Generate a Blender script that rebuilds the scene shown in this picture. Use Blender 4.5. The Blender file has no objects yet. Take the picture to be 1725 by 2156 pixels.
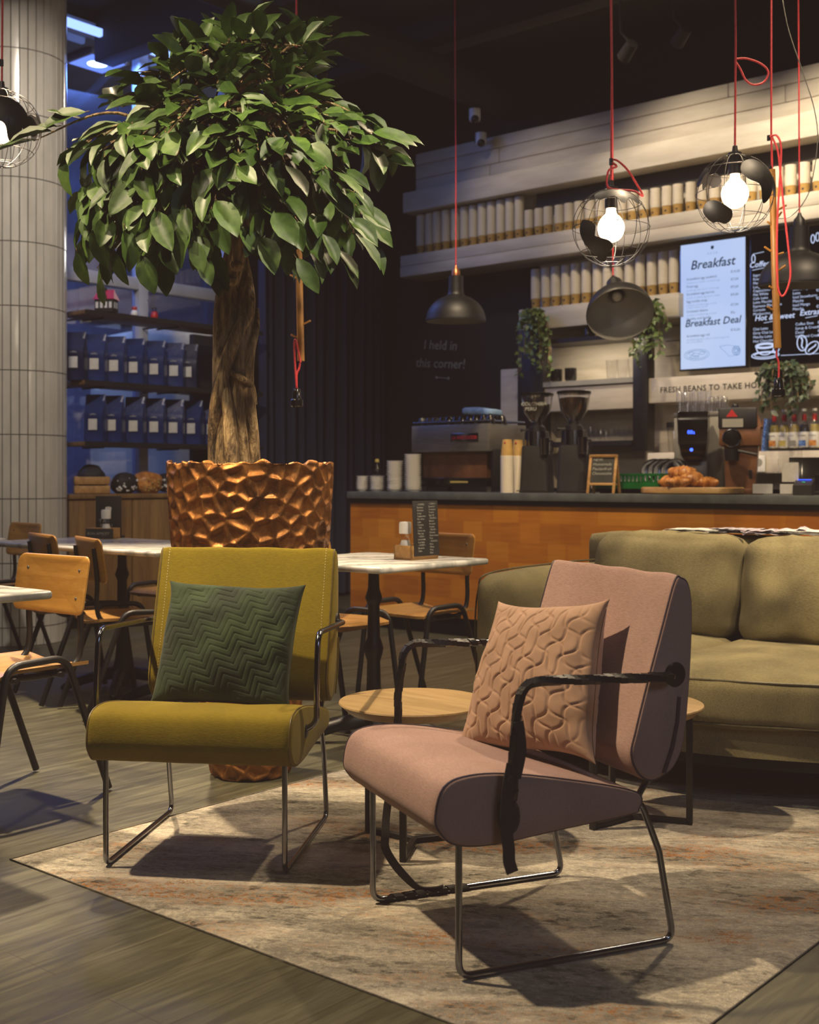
import bpy, bmesh, math, random
import numpy as np
from mathutils import Vector as Vec, Matrix as Mat, noise as mnoise
from math import sin, cos, pi, sqrt, radians as rad
rnd = random.Random(11)
scene = bpy.context.scene
COL = scene.collection

# ---------------------------------------------------------------- camera geometry (room axes: x along the bar wall, y into the bar wall)
FPX, PCX, HORZ, EYE = 2530.0, 862.5, 1008.0, 1.08
TH = rad(40.22); SN, CS = sin(TH), cos(TH)
def at(px, py, x=None, y=None, z=None, d=None):
    a = (px - PCX) / FPX; b = -(py - HORZ) / FPX
    if z is not None: d = (z - EYE) / b
    elif y is not None: d = y / (SN * a + CS)
    elif x is not None: d = x / (CS * a - SN)
    return Vec((d * (CS * a - SN), d * (SN * a + CS), EYE + b * d))

# ---------------------------------------------------------------- mesh helpers
def T(x=0, y=0, z=0): return Mat.Translation((x, y, z))
def Rx(a): return Mat.Rotation(a, 4, 'X')
def Ry(a): return Mat.Rotation(a, 4, 'Y')
def Rz(a): return Mat.Rotation(a, 4, 'Z')
def Sc(x, y, z): return Mat.Diagonal((x, y, z, 1))

class MB:
    def __init__(s): s.v = []; s.f = []; s.m = []; s.sm = []
    def add(s, vs, fs, mi=0, mat=None, smooth=True):
        b = len(s.v)
        if mat is not None: vs = [mat @ Vec(p) for p in vs]
        s.v += [tuple(p) for p in vs]; s.f += [tuple(i + b for i in f) for f in fs]
        s.m += [mi] * len(fs); s.sm += [smooth] * len(fs)
        return s
    def box(s, c, d, mi=0, mat=None, bev=0.0, seg=2):
        x, y, z = d[0] / 2, d[1] / 2, d[2] / 2
        if bev <= 0:
            vs = [(c[0] + i * x, c[1] + j * y, c[2] + k * z) for i in (-1, 1) for j in (-1, 1) for k in (-1, 1)]
            return s.add(vs, [(0, 1, 3, 2), (4, 6, 7, 5), (0, 4, 5, 1), (2, 3, 7, 6), (0, 2, 6, 4), (1, 5, 7, 3)], mi, mat, False)
        bm = bmesh.new(); bmesh.ops.create_cube(bm, size=1)
        for v in bm.verts: v.co = Vec((v.co.x * d[0], v.co.y * d[1], v.co.z * d[2]))
        bmesh.ops.bevel(bm, geom=list(bm.edges), offset=bev, segments=seg, profile=0.5, affect='EDGES', clamp_overlap=True)
        bm.verts.index_update()
        vs = [v.co + Vec(c) for v in bm.verts]; fs = [[v.index for v in f.verts] for f in bm.faces]; bm.free()
        return s.add(vs, fs, mi, mat, True)
    def span(s, a, b, mi=0, mat=None, bev=0.0, seg=2):
        return s.box([(a[i] + b[i]) / 2 for i in range(3)], [abs(b[i] - a[i]) for i in range(3)], mi, mat, bev, seg)
    def rings(s, rs, mi=0, closed_ring=True, closed=False, cap=(True, True), mat=None, smooth=True):
        n = len(rs[0]); vs = [p for r in rs for p in r]; fs = []; k = len(rs)
        for i in range(k if closed else k - 1):
            a = i * n; b = ((i + 1) % k) * n
            for j in range(n if closed_ring else n - 1):
                j2 = (j + 1) % n
                fs.append((a + j, a + j2, b + j2, b + j))
        if not closed and closed_ring:
            if cap[0]: fs.append(tuple(range(n - 1, -1, -1)))
            if cap[1]: fs.append(tuple((k - 1) * n + j for j in range(n)))
        return s.add(vs, fs, mi, mat, smooth)
    def tube(s, pts, r, seg=8, closed=False, cap=True, mi=0, mat=None, squash=None):
        pts = [Vec(p) for p in pts]; n = len(pts); rr = r if hasattr(r, '__len__') else [r] * n
        tg = []
        for i in range(n):
            if closed: d = pts[(i + 1) % n] - pts[i - 1]
            else: d = pts[min(i + 1, n - 1)] - pts[max(i - 1, 0)]
            tg.append(d.normalized() if d.length > 1e-9 else Vec((0, 0, 1)))
        up = Vec((0, 0, 1)) if abs(tg[0].z) < .9 else Vec((1, 0, 0))
        nrm = (up - tg[0] * up.dot(tg[0])).normalized(); rs = []
        for i in range(n):
            nrm = nrm - tg[i] * nrm.dot(tg[i])
            nrm = nrm.normalized() if nrm.length > 1e-6 else tg[i].orthogonal().normalized()
            bn = tg[i].cross(nrm)
            q = squash or (1, 1)
            rs.append([pts[i] + (nrm * cos(2 * pi * j / seg) * q[0] + bn * sin(2 * pi * j / seg) * q[1]) * rr[i] for j in range(seg)])
        return s.rings(rs, mi, True, closed, (cap, cap), mat)
    def lathe(s, prof, seg=24, c=(0, 0, 0), mi=0, mat=None, cap=(True, True)):
        rs = [[(c[0] + r * cos(2 * pi * j / seg), c[1] + r * sin(2 * pi * j / seg), c[2] + z) for j in range(seg)] for r, z in prof]
        return s.rings(rs, mi, True, False, cap, mat)
    def grid(s, nu, nv, fn, mi=0, mat=None, cu=False, cv=False):
        vs = [fn(i / (nu if cu else nu - 1), j / (nv if cv else nv - 1)) for i in range(nu) for j in range(nv)]
        fs = [(i * nv + j, ((i + 1) % nu) * nv + j, ((i + 1) % nu) * nv + (j + 1) % nv, i * nv + (j + 1) % nv)
              for i in range(nu if cu else nu - 1) for j in range(nv if cv else nv - 1)]
        return s.add(vs, fs, mi, mat)
    def sphere(s, c, r, seg=16, rg=10, mi=0, sc=(1, 1, 1), mat=None):
        rs = [[(c[0] + sc[0] * r * sin(pi * i / rg) * cos(2 * pi * j / seg), c[1] + sc[1] * r * sin(pi * i / rg) * sin(2 * pi * j / seg),
                c[2] - sc[2] * r * cos(pi * i / rg)) for j in range(seg)] for i in range(rg + 1)]
        rs[0] = [(c[0] + (p[0] - c[0]) * .02 + 1e-4 * cos(j), c[1] + 1e-4 * sin(j), c[2] - sc[2] * r) for j, p in enumerate(rs[0])]
        rs[-1] = [(c[0] + 1e-4 * cos(j), c[1] + 1e-4 * sin(j), c[2] + sc[2] * r) for j, p in enumerate(rs[-1])]
        return s.rings(rs, mi, True, False, (True, True), mat)
    def prism(s, poly, h0, h1, mi=0, mat=None, smooth=False):
        n = len(poly)
        vs = [(p[0], p[1], h0) for p in poly] + [(p[0], p[1], h1) for p in poly]
        fs = [(i, (i + 1) % n, n + (i + 1) % n, n + i) for i in range(n)] + [tuple(range(n - 1, -1, -1)), tuple(range(n, 2 * n))]
        return s.add(vs, fs, mi, mat, smooth)
    def build(s, name, mats, parent=None, sharp=42):
        me = bpy.data.meshes.new(name); me.from_pydata(s.v, [], s.f); me.validate()
        for m in (mats if isinstance(mats, (list, tuple)) else [mats]): me.materials.append(m)
        if len(me.polygons) == len(s.f):
            me.polygons.foreach_set('material_index', s.m)
            me.polygons.foreach_set('use_smooth', s.sm)
        bm = bmesh.new(); bm.from_mesh(me); bmesh.ops.recalc_face_normals(bm, faces=bm.faces); bm.to_mesh(me); bm.free()
        if sharp: me.set_sharp_from_angle(angle=rad(sharp))
        o = bpy.data.objects.new(name, me); COL.objects.link(o)
        if parent: o.parent = parent
        return o

def place(o, loc=(0, 0, 0), rz=0): o.location = loc; o.rotation_euler = (0, 0, rz); return o
def tag(o, label, cat, group=None, kind=None):
    o['label'] = label; o['category'] = cat
    if group: o['group'] = group
    if kind: o['kind'] = kind
    return o
def thing(name, label, cat, loc=(0, 0, 0), rz=0, group=None):
    o = bpy.data.objects.new(name, None); o.empty_display_size = .1; COL.objects.link(o)
    o.location = loc; o.rotation_euler = (0, 0, rz)
    return tag(o, label, cat, group)
def struct(o): o['kind'] = 'structure'; return o
def copy_tree(o, parent=None):
    kids = list(o.children); c = o.copy(); COL.objects.link(c)
    if parent: c.parent = parent
    for k in kids: copy_tree(k, c)
    return c
def dup(o, label, loc, rz=0, group=None):
    c = copy_tree(o); c.location = loc; c.rotation_euler = (0, 0, rz); c['label'] = label
    if group: c['group'] = group
    return c
def text(name, body, size, mat, parent, m, align='LEFT', shear=0, sp=1.0, ls=1.0, thick=0.0, off=0.0):
    """lettering in its own x/y plane, placed with matrix m in the parent's space"""
    cu = bpy.data.curves.new(name, 'FONT'); cu.body = body; cu.size = size; cu.align_x = align; cu.shear = shear
    cu.space_character = sp; cu.space_line = ls; cu.extrude = thick; cu.offset = off; cu.resolution_u = 2
    cu.materials.append(mat)
    tmp = bpy.data.objects.new(name, cu); me = bpy.data.meshes.new_from_object(tmp); bpy.data.objects.remove(tmp); bpy.data.curves.remove(cu)
    me.name = name
    if not me.materials: me.materials.append(mat)
    o = bpy.data.objects.new(name, me); COL.objects.link(o); o.parent = parent; o.matrix_local = m
    return o
def fillet(pts, r, n=5):
    pts = [Vec(p) for p in pts]; out = [pts[0]]
    for i in range(1, len(pts) - 1):
        a = pts[i - 1] - pts[i]; b = pts[i + 1] - pts[i]
        q = min(r, a.length * .48, b.length * .48)
        p0 = pts[i] + a.normalized() * q; p1 = pts[i] + b.normalized() * q
        for k in range(n + 1):
            t = k / n; out.append(p0 * (1 - t) ** 2 + pts[i] * 2 * t * (1 - t) + p1 * t * t)
    out.append(pts[-1]); return out
def spline(pts, n=8, closed=False):
    P = [Vec(p) for p in pts]; N = len(P); out = []
    for i in range(N if closed else N - 1):
        g = (lambda k: P[k % N]) if closed else (lambda k: P[max(0, min(N - 1, k))])
        p0, p1, p2, p3 = g(i - 1), g(i), g(i + 1), g(i + 2)
        for k in range(n):
            t = k / n
            out.append(.5 * ((2 * p1) + (p2 - p0) * t + (2 * p0 - 5 * p1 + 4 * p2 - p3) * t * t + (3 * p1 - p0 - 3 * p2 + p3) * t ** 3))
    if not closed: out.append(P[-1])
    return out
def resample(pts, step):
    pts = [Vec(p) for p in pts]; L = [0]
    for a, b in zip(pts, pts[1:]): L.append(L[-1] + (b - a).length)
    n = max(2, int(L[-1] / step)); out = []; k = 0
    for i in range(n + 1):
        t = L[-1] * i / n
        while k < len(L) - 2 and L[k + 1] < t: k += 1
        q = (t - L[k]) / max(1e-9, L[k + 1] - L[k]); out.append(pts[k].lerp(pts[k + 1], min(1, max(0, q))))
    return out
def ribbon(mb, pts, w, side=(1, 0, 0), th=.0015, mi=0):
    """a flat strap swept along pts"""
    pts = [Vec(p) for p in pts]; rs = []
    for i, p in enumerate(pts):
        d = (pts[min(i + 1, len(pts) - 1)] - pts[max(i - 1, 0)]).normalized()
        sd = Vec(side) if not callable(side) else Vec(side(i / (len(pts) - 1)))
        sd = (sd - d * sd.dot(d)).normalized(); nn = d.cross(sd)
        rs.append([p + sd * w / 2 + nn * th, p - sd * w / 2 + nn * th, p - sd * w / 2 - nn * th, p + sd * w / 2 - nn * th])
    return mb.rings(rs, mi)
def helix(mb, path, r, pitch, width, mi=0, th=.0018):
    """tape wound round a bar: one turn per pitch(t)"""
    path = resample(path, .0035); n = len(path); ph = 0; up = Vec((0, 0, 1)); ra = []; rb = []
    nrm = None
    for i, p in enumerate(path):
        d = (path[min(i + 1, n - 1)] - path[max(i - 1, 0)]).normalized()
        if nrm is None: nrm = d.orthogonal().normalized()
        nrm = (nrm - d * nrm.dot(d)).normalized(); bn = d.cross(nrm)
        t = i / (n - 1); pt = pitch(t) if callable(pitch) else pitch; wd = width(t) if callable(width) else width
        ph += 2 * pi * .0035 / pt
        q = nrm * cos(ph) + bn * sin(ph)
        rr = r + th * (1 + .35 * sin(i * 1.7))
        ra.append(p + q * rr - d * wd / 2); rb.append(p + q * rr + d * wd / 2)
    vs = ra + rb; fs = [(i, i + 1, n + i + 1, n + i) for i in range(n - 1)]
    return mb.add(vs, fs, mi)
# ---------------------------------------------------------------- materials
def lin(h):
    h = h.lstrip('#'); c = [int(h[i:i + 2], 16) / 255 for i in (0, 2, 4)]
    return tuple((x / 12.92 if x <= .04045 else ((x + .055) / 1.055) ** 2.4) for x in c) + (1,)
def newmat(name):
    m = bpy.data.materials.new(name); m.use_nodes = True; nt = m.node_tree; b = nt.nodes['Principled BSDF']; return m, nt, b
def nd(nt, t, **kw):
    n = nt.nodes.new(t)
    for k, v in kw.items():
        if k in n.inputs: n.inputs[k].default_value = v
        else: setattr(n, k, v)
    return n
def coords(nt, scale=(1, 1, 1), rot=(0, 0, 0), kind='Object'):
    tc = nd(nt, 'ShaderNodeTexCoord'); mp = nd(nt, 'ShaderNodeMapping')
    mp.inputs['Scale'].default_value = scale; mp.inputs['Rotation'].default_value = rot
    nt.links.new(tc.outputs[kind], mp.inputs['Vector'])
    if any(rot):                                   # turn first, stretch afterwards
        m2 = nd(nt, 'ShaderNodeMapping'); m2.inputs['Scale'].default_value = scale; mp.inputs['Scale'].default_value = (1, 1, 1)
        nt.links.new(mp.outputs['Vector'], m2.inputs['Vector']); return m2.outputs['Vector']
    return mp.outputs['Vector']
def ramp(nt, fac, stops):
    r = nd(nt, 'ShaderNodeValToRGB'); e = r.color_ramp.elements
    while len(e) < len(stops): e.new(.5)
    for i, (p, c) in enumerate(stops): e[i].position = p; e[i].color = c if not isinstance(c, str) else lin(c)
    nt.links.new(fac, r.inputs['Fac']); return r.outputs['Color']
def mixc(nt, fac, a, b, mode='MIX'):
    n = nd(nt, 'ShaderNodeMix', data_type='RGBA', blend_type=mode)
    for i, v in ((0, fac), (6, a), (7, b)):
        if hasattr(v, 'links'): nt.links.new(v, n.inputs[i])
        else: n.inputs[i].default_value = v if i == 0 else (lin(v) if isinstance(v, str) else v)
    return n.outputs[2]
def noise(nt, vec, scale, detail=4, rough=.55, dist=0):
    n = nd(nt, 'ShaderNodeTexNoise', Scale=scale, Detail=detail, Roughness=rough, Distortion=dist); nt.links.new(vec, n.inputs['Vector']); return n.outputs['Fac']
def bump(nt, b, h, strength, dist=.01):
    n = nd(nt, 'ShaderNodeBump', Strength=strength, Distance=dist); nt.links.new(h, n.inputs['Height']); nt.links.new(n.outputs['Normal'], b.inputs['Normal']); return n
def pm(name, c1, c2=None, scale=8, rough=.5, metal=0, bmp=0, bscale=None, stretch=(1, 1, 1), detail=4, spread=(.35, .65), coat=0, sheen=0, emis=None, es=0, spec=.5, bdist=.004):
    m, nt, b = newmat(name)
    b.inputs['Roughness'].default_value = rough; b.inputs['Metallic'].default_value = metal
    b.inputs['Coat Weight'].default_value = coat; b.inputs['Sheen Weight'].default_value = sheen
    b.inputs['Specular IOR Level'].default_value = spec
    v = coords(nt, stretch)
    f = noise(nt, v, scale, detail)
    c2 = c2 or c1
    nt.links.new(ramp(nt, f, [(spread[0], c1), (spread[1], c2)]), b.inputs['Base Color'])
    if bmp: bump(nt, b, noise(nt, v, bscale or scale * 4, 3), bmp, bdist)
    if emis:
        b.inputs['Emission Color'].default_value = lin(emis); b.inputs['Emission Strength'].default_value = es
    return m
def fabric(name, c1, c2, c3, weave=900, rough=.88, sheen=.06, bmp=.4):
    """woven upholstery: slubby streaks both ways over a fine weave"""
    m, nt, b = newmat(name); b.inputs['Roughness'].default_value = rough; b.inputs['Sheen Weight'].default_value = sheen
    b.inputs['Specular IOR Level'].default_value = .25
    va = coords(nt, (14, 130, 130)); vb = coords(nt, (150, 150, 16)); vc = coords(nt)
    fa = noise(nt, va, 5, 3); fb = noise(nt, vb, 5, 3); fc = noise(nt, vc, 5, 3)
    c = ramp(nt, fa, [(.36, c1), (.64, c2)]); c = mixc(nt, .45, c, ramp(nt, fb, [(.36, c1), (.64, c3)]))
    c = mixc(nt, .35, c, ramp(nt, fc, [(.3, c1), (.7, c2)]))
    nt.links.new(c, b.inputs['Base Color'])
    n = nd(nt, 'ShaderNodeMath', operation='ADD'); nt.links.new(fa, n.inputs[0]); nt.links.new(fb, n.inputs[1])
    bump(nt, b, n.outputs[0], bmp, .0015); return m
def wood(name, c1, c2, c3, axis='x', scale=1.0, rough=.42, bmp=.1, coat=.15):
    m, nt, b = newmat(name); b.inputs['Roughness'].default_value = rough; b.inputs['Coat Weight'].default_value = coat; b.inputs['Coat Roughness'].default_value = .3
    st = {'x': (.8, 9, 9), 'y': (9, .8, 9), 'z': (9, 9, .8)}[axis]
    v = coords(nt, tuple(k * scale for k in st)); f = noise(nt, v, 2.2, 5, .6, .6)
    v2 = coords(nt, tuple(k * scale * 5 for k in st)); g = noise(nt, v2, 3, 3)
    c = ramp(nt, f, [(.3, c1), (.52, c2), (.72, c3)]); c = mixc(nt, .18, c, ramp(nt, g, [(.35, c1), (.6, c3)]))
    nt.links.new(c, b.inputs['Base Color']); bump(nt, b, g, bmp, .002); return m
def glass(name, tint='#ffffff', rough=.03, mix=.82, solid=None):
    """thin clear glass: mostly see-through with a fresnel sheen"""
    m, nt, b = newmat(name); nt.nodes.remove(b); out = nt.nodes['Material Output']
    tr = nd(nt, 'ShaderNodeBsdfTransparent', Color=lin(tint)); gl = nd(nt, 'ShaderNodeBsdfGlossy', Roughness=rough)
    lw = nd(nt, 'ShaderNodeLayerWeight', Blend=.5); mx = nd(nt, 'ShaderNodeMixShader')
    pw = nd(nt, 'ShaderNodeMath', operation='POWER'); nt.links.new(lw.outputs['Facing'], pw.inputs[0]); pw.inputs[1].default_value = 3.5
    f = noise(nt, coords(nt), 6, 2); a = nd(nt, 'ShaderNodeMath', operation='MULTIPLY_ADD'); nt.links.new(f, a.inputs[0]); a.inputs[1].default_value = .03; a.inputs[2].default_value = .045 + (1 - mix) * .15
    c = nd(nt, 'ShaderNodeMath', operation='MULTIPLY_ADD'); nt.links.new(pw.outputs[0], c.inputs[0]); c.inputs[1].default_value = .8; nt.links.new(a.outputs[0], c.inputs[2])
    nt.links.new(c.outputs[0], mx.inputs[0]); nt.links.new(tr.outputs[0], mx.inputs[1]); nt.links.new(gl.outputs[0], mx.inputs[2])
    nt.links.new(mx.outputs[0], out.inputs['Surface']); return m
def glow(name, color, strength, c2=None, scale=2):
    m, nt, b = newmat(name); nt.nodes.remove(b); out = nt.nodes['Material Output']
    e = nd(nt, 'ShaderNodeEmission', Strength=strength)
    f = noise(nt, coords(nt), scale, 1); nt.links.new(ramp(nt, f, [(.2, c2 or color), (.7, color)]), e.inputs['Color'])
    nt.links.new(e.outputs[0], out.inputs['Surface']); return m

def m_floor():
    m, nt, b = newmat('floor_planks'); b.inputs['Roughness'].default_value = .42
    v = coords(nt, (1, 1, 1), (0, 0, rad(90)))
    br = nd(nt, 'ShaderNodeTexBrick', Scale=1.0); br.offset = .37
    br.inputs['Mortar Size'].default_value = .0015; br.inputs['Brick Width'].default_value = 1.5; br.inputs['Row Height'].default_value = .19
    br.inputs['Color1'].default_value = (.2, .2, .2, 1); br.inputs['Color2'].default_value = (.8, .8, .8, 1); br.inputs['Mortar'].default_value = (0, 0, 0, 1)
    nt.links.new(v, br.inputs['Vector'])
    g = noise(nt, coords(nt, (11, 1.0, 1)), 2.4, 6, .62, 1.2); g2 = noise(nt, coords(nt, (60, 3, 1)), 3, 3)
    c = ramp(nt, g, [(.3, '#312f23'), (.5, '#46442f'), (.74, '#625f47')])
    c = mixc(nt, .25, c, ramp(nt, g2, [(.3, '#333126'), (.7, '#5f5c46')]))
    c = mixc(nt, .10, c, br.outputs['Color'], 'OVERLAY')
    mt = mixc(nt, br.outputs['Fac'], c, '#39331f'); nt.links.new(mt, b.inputs['Base Color'])
    nt.links.new(ramp(nt, g, [(.2, (.34,) * 3 + (1,)), (.8, (.52,) * 3 + (1,))]), b.inputs['Roughness'])
    bump(nt, b, g2, .12, .002); return m
def m_rug():
    m, nt, b = newmat('rug_pile'); b.inputs['Roughness'].default_value = .95; b.inputs['Specular IOR Level'].default_value = .1
    rot = (0, 0, rad(-33))
    big = noise(nt, coords(nt, (.8, 2.9, 1), rot), 1.9, 7, .66, .5); org = noise(nt, coords(nt, (.6, 2.6, 1), rot), 1.7, 6, .68, .3)
    fine = noise(nt, coords(nt, (1, 1.5, 1), rot), 75, 3, .8); blot = noise(nt, coords(nt, (1, 1.8, 1), rot), 15, 6, .75); tuft = noise(nt, coords(nt), 380, 2)
    c = ramp(nt, big, [(.32, '#7c7a73'), (.45, '#a7a399'), (.54, '#c0bbb0'), (.68, '#d6d1c6')])
    def mul(x, y):
        n = nd(nt, 'ShaderNodeMath', operation='MULTIPLY'); nt.links.new(x, n.inputs[0]); nt.links.new(y, n.inputs[1]); return n.outputs[0]
    W, K = (1, 1, 1, 1), (0, 0, 0, 1)
    c = mixc(nt, mul(ramp(nt, org, [(.51, K), (.62, (.9, .9, .9, 1))]), ramp(nt, fine, [(.47, K), (.55, W)])), c, '#a06a34')
    c = mixc(nt, mul(ramp(nt, blot, [(.52, K), (.58, W)]), ramp(nt, big, [(.36, (.9, .9, .9, 1)), (.58, (.05, .05, .05, 1))])), c, '#3d3b36')
    c = mixc(nt, mul(ramp(nt, blot, [(.40, W), (.47, K)]), ramp(nt, fine, [(.4, K), (.6, (.6, .6, .6, 1))])), c, '#4e483e')
    c = mixc(nt, .5, c, ramp(nt, fine, [(.34, '#46433c'), (.66, '#d2c8b2')]), 'OVERLAY')
    nt.links.new(c, b.inputs['Base Color'])
    a = nd(nt, 'ShaderNodeMath', operation='ADD'); nt.links.new(fine, a.inputs[0]); nt.links.new(tuft, a.inputs[1])
    bump(nt, b, a.outputs[0], .7, .006); return m
def m_patch():
    """bar front: veneer blocks of different orange browns"""
    m, nt, b = newmat('bar_veneer'); b.inputs['Roughness'].default_value = .38; b.inputs['Coat Weight'].default_value = .2
    tc = nd(nt, 'ShaderNodeTexCoord'); sx = nd(nt, 'ShaderNodeSeparateXYZ'); nt.links.new(tc.outputs['Object'], sx.inputs[0])
    cx = nd(nt, 'ShaderNodeCombineXYZ'); nt.links.new(sx.outputs['X'], cx.inputs['X']); nt.links.new(sx.outputs['Z'], cx.inputs['Y'])
    def brick(w, h, off, sc=1):
        br = nd(nt, 'ShaderNodeTexBrick', Scale=sc); br.offset = off; br.squash = 1.3; br.squash_frequency = 3
        br.inputs['Mortar Size'].default_value = 0; br.inputs['Brick Width'].default_value = w; br.inputs['Row Height'].default_value = h
        br.inputs['Color1'].default_value = (0, 0, 0, 1); br.inputs['Color2'].default_value = (1, 1, 1, 1); nt.links.new(cx.outputs[0], br.inputs['Vector']); return br.outputs['Color']
    a = brick(.31, .132, .37); a2 = brick(.155, .132, .6)
    g = noise(nt, coords(nt, (1.2, 1, 14)), 3, 5)
    c = ramp(nt, mixc(nt, .4, a, a2), [(0, '#94521a'), (.5, '#b26c1e'), (1, '#d28e30')])
    c = mixc(nt, .3, c, ramp(nt, g, [(.3, '#7c4210'), (.7, '#c07c26')])); nt.links.new(c, b.inputs['Base Color']); return m
def m_marble():
    m, nt, b = newmat('marble'); b.inputs['Roughness'].default_value = .18
    v = coords(nt, (1, 2.2, 1), (0, 0, .6)); w = nd(nt, 'ShaderNodeTexWave', Scale=2.2, Distortion=9, Detail=4); nt.links.new(v, w.inputs['Vector'])
    n = noise(nt, coords(nt), 7, 5)
    c = ramp(nt, w.outputs['Fac'], [(.0, '#8d9089'), (.3, '#cfccc2'), (.7, '#e2dfd6')]); c = mixc(nt, .3, c, ramp(nt, n, [(.35, '#9c9c96'), (.6, '#dedad2')]))
    nt.links.new(c, b.inputs['Base Color']); return m
def m_bark():
    m, nt, b = newmat('bark'); b.inputs['Roughness'].default_value = .8
    v = coords(nt, (7, 7, 1.3)); f = noise(nt, v, 3.2, 6, .65, 1.5); g = noise(nt, coords(nt, (30, 30, 8)), 4, 4)
    c = ramp(nt, f, [(.36, '#1c130b'), (.46, '#6a5130'), (.55, '#ab8d5e'), (.68, '#d2b98a')]); c = mixc(nt, .4, c, ramp(nt, g, [(.35, '#2b2014'), (.65, '#a98d5e')]))
    nt.links.new(c, b.inputs['Base Color']); a = nd(nt, 'ShaderNodeMath', operation='ADD'); nt.links.new(f, a.inputs[0]); nt.links.new(g, a.inputs[1]); bump(nt, b, a.outputs[0], .7, .012); return m
def m_leaf():
    m, nt, b = newmat('leaf_green'); b.inputs['Roughness'].default_value = .46; b.inputs['Specular IOR Level'].default_value = .32
    f = noise(nt, coords(nt), 5, 3); g = noise(nt, coords(nt), 40, 2)
    c = ramp(nt, f, [(.3, '#213610'), (.55, '#344d19'), (.75, '#4e6624')]); c = mixc(nt, .2, c, ramp(nt, g, [(.3, '#1f3512'), (.7, '#5f7a32')]))
    nt.links.new(c, b.inputs['Base Color']); b.inputs['Subsurface Weight'].default_value = 0
    bump(nt, b, g, .15, .003); return m
def m_copper():
    m, nt, b = newmat('hammered_copper'); b.inputs['Metallic'].default_value = .85
    f = noise(nt, coords(nt), 14, 4, .6); s = noise(nt, coords(nt, (140, 140, 60), (.5, .4, .3)), 2, 3, .6, 3)
    c = ramp(nt, f, [(.3, '#5c3a1c'), (.55, '#8e5c2c'), (.75, '#b0783c')]); c = mixc(nt, ramp(nt, s, [(.63, (0, 0, 0, 1)), (.68, (1, 1, 1, 1))]), c, '#e9b671')
    nt.links.new(c, b.inputs['Base Color']); nt.links.new(ramp(nt, f, [(.3, (.36,) * 3 + (1,)), (.7, (.55,) * 3 + (1,))]), b.inputs['Roughness'])
    bump(nt, b, noise(nt, coords(nt), 55, 3), .2, .004); return m

X = {}
X['floor'] = m_floor(); X['rug'] = m_rug(); X['veneer'] = m_patch(); X['marble'] = m_marble(); X['bark'] = m_bark(); X['leaf'] = m_leaf(); X['copper'] = m_copper()
X['mustard'] = fabric('mustard_fabric', '#6a5c09', '#958210', '#846a0c')
X['pinkf'] = fabric('dusty_pink_fabric', '#91746a', '#c2a091', '#a5877f')
X['olive'] = fabric('olive_fabric', '#5a5238', '#a2966a', '#78704e', bmp=.8)
X['greenv'] = pm('green_velvet', '#1c2814', '#334424', 9, .75, sheen=.25, bmp=.1, spec=.2)
X['pinkv'] = pm('pink_velvet', '#a48267', '#b79377', 12, .75, sheen=.25, bmp=.1, spec=.2)
X['seam_y'] = pm('mustard_seam', '#5c4c12', '#6b591a', 60); X['seam_p'] = pm('plum_seam', '#3c2f38', '#4a3a44', 60); X['seam_o'] = pm('olive_seam', '#4c452c', '#5d5538', 60)
X['stitch'] = pm('cream_thread', '#c9b878', '#d8c98c', 60)
X['chrome'] = pm('chrome', '#7b7e86', '#888b92', 20, .17, 1)
X['tape'] = pm('black_tape', '#090808', '#0e0d0d', 60, .42, bmp=.3, bscale=120)
X['strap'] = pm('black_strap', '#0d0c0c', '#171514', 90, .7, bmp=.3)
X['black'] = pm('black_metal', '#0e0d0d', '#171615', 30, .45)
X['blackgl'] = pm('black_gloss', '#0c0b0b', '#121111', 30, .15)
X['lampblk'] = pm('lamp_black', '#0b0b0c', '#101012', 12, .5)
X['blackmt'] = pm('black_matt', '#0a0909', '#0f0d0c', 20, .75)
X['iron'] = pm('cast_iron', '#100f0f', '#1b1918', 40, .5, bmp=.2)
X['ply'] = wood('beech_ply', '#8f6528', '#a87a34', '#b98c48', 'x', 1.4, .35)
X['plyv'] = wood('beech_ply_seat', '#8a6130', '#a57b40', '#b88f56', 'y', 1.4, .35)
X['oak'] = wood('oak_top', '#95794f', '#ae9162', '#c2a67a', 'x', .9, .4)
X['cab'] = wood('cabinet_oak', '#5f4526', '#7b5c35', '#93723f', 'z', .9, .5)
X['crate'] = wood('crate_pine', '#8a6232', '#a87c42', '#bf9658', 'x', 1.5, .6)
X['peg'] = wood('peg_wood', '#85581c', '#996924', '#ac7c34', 'z', 1.2, .45)
X['board'] = wood('board_wood', '#7d5a30', '#a88048', '#c9a468', 'x', 1.2, .5)
X['white'] = pm('white_board', '#b5ab98', '#c6bcaa', 3, .6, stretch=(1, 1, 6), bmp=.06)
X['whitec'] = pm('white_ceramic', '#cfccc4', '#dedbd4', 8, .25)
X['tilew'] = pm('pillar_tile', '#b2afa6', '#c6c3ba', 3, .16, spread=(.3, .7), stretch=(3, 3, 1))
X['grout'] = pm('grout', '#4a4a45', '#5c5b55', 30, .9)
X['cupw'] = pm('cup_paper', '#cbbfa8', '#d8cdb8', 20, .7, stretch=(1, 1, 40))
X['kraft'] = pm('kraft_paper', '#9c7a3c', '#b08c48', 20, .75)
X['ink'] = pm('black_ink', '#15120f', '#1d1916', 30, .7)
X['stone'] = pm('grey_stone', '#4e5250', '#60645f', 9, .3, bmp=.03)
X['steel'] = pm('brushed_steel', '#6f6c66', '#85817a', 6, .4, .6, stretch=(1, 1, 60))
X['curtain'] = pm('navy_curtain', '#161a2c', '#1f2540', 9, .8, sheen=.1, stretch=(4, 4, .4))
X['darkwall'] = pm('black_paint', '#151210', '#1b1714', 3, .85)
X['ceil'] = pm('ceiling_black', '#14100e', '#1a1613', 2, .9)
X['plain'] = pm('plaster_warm', '#37332d', '#423d36', 2, .85)
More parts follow.
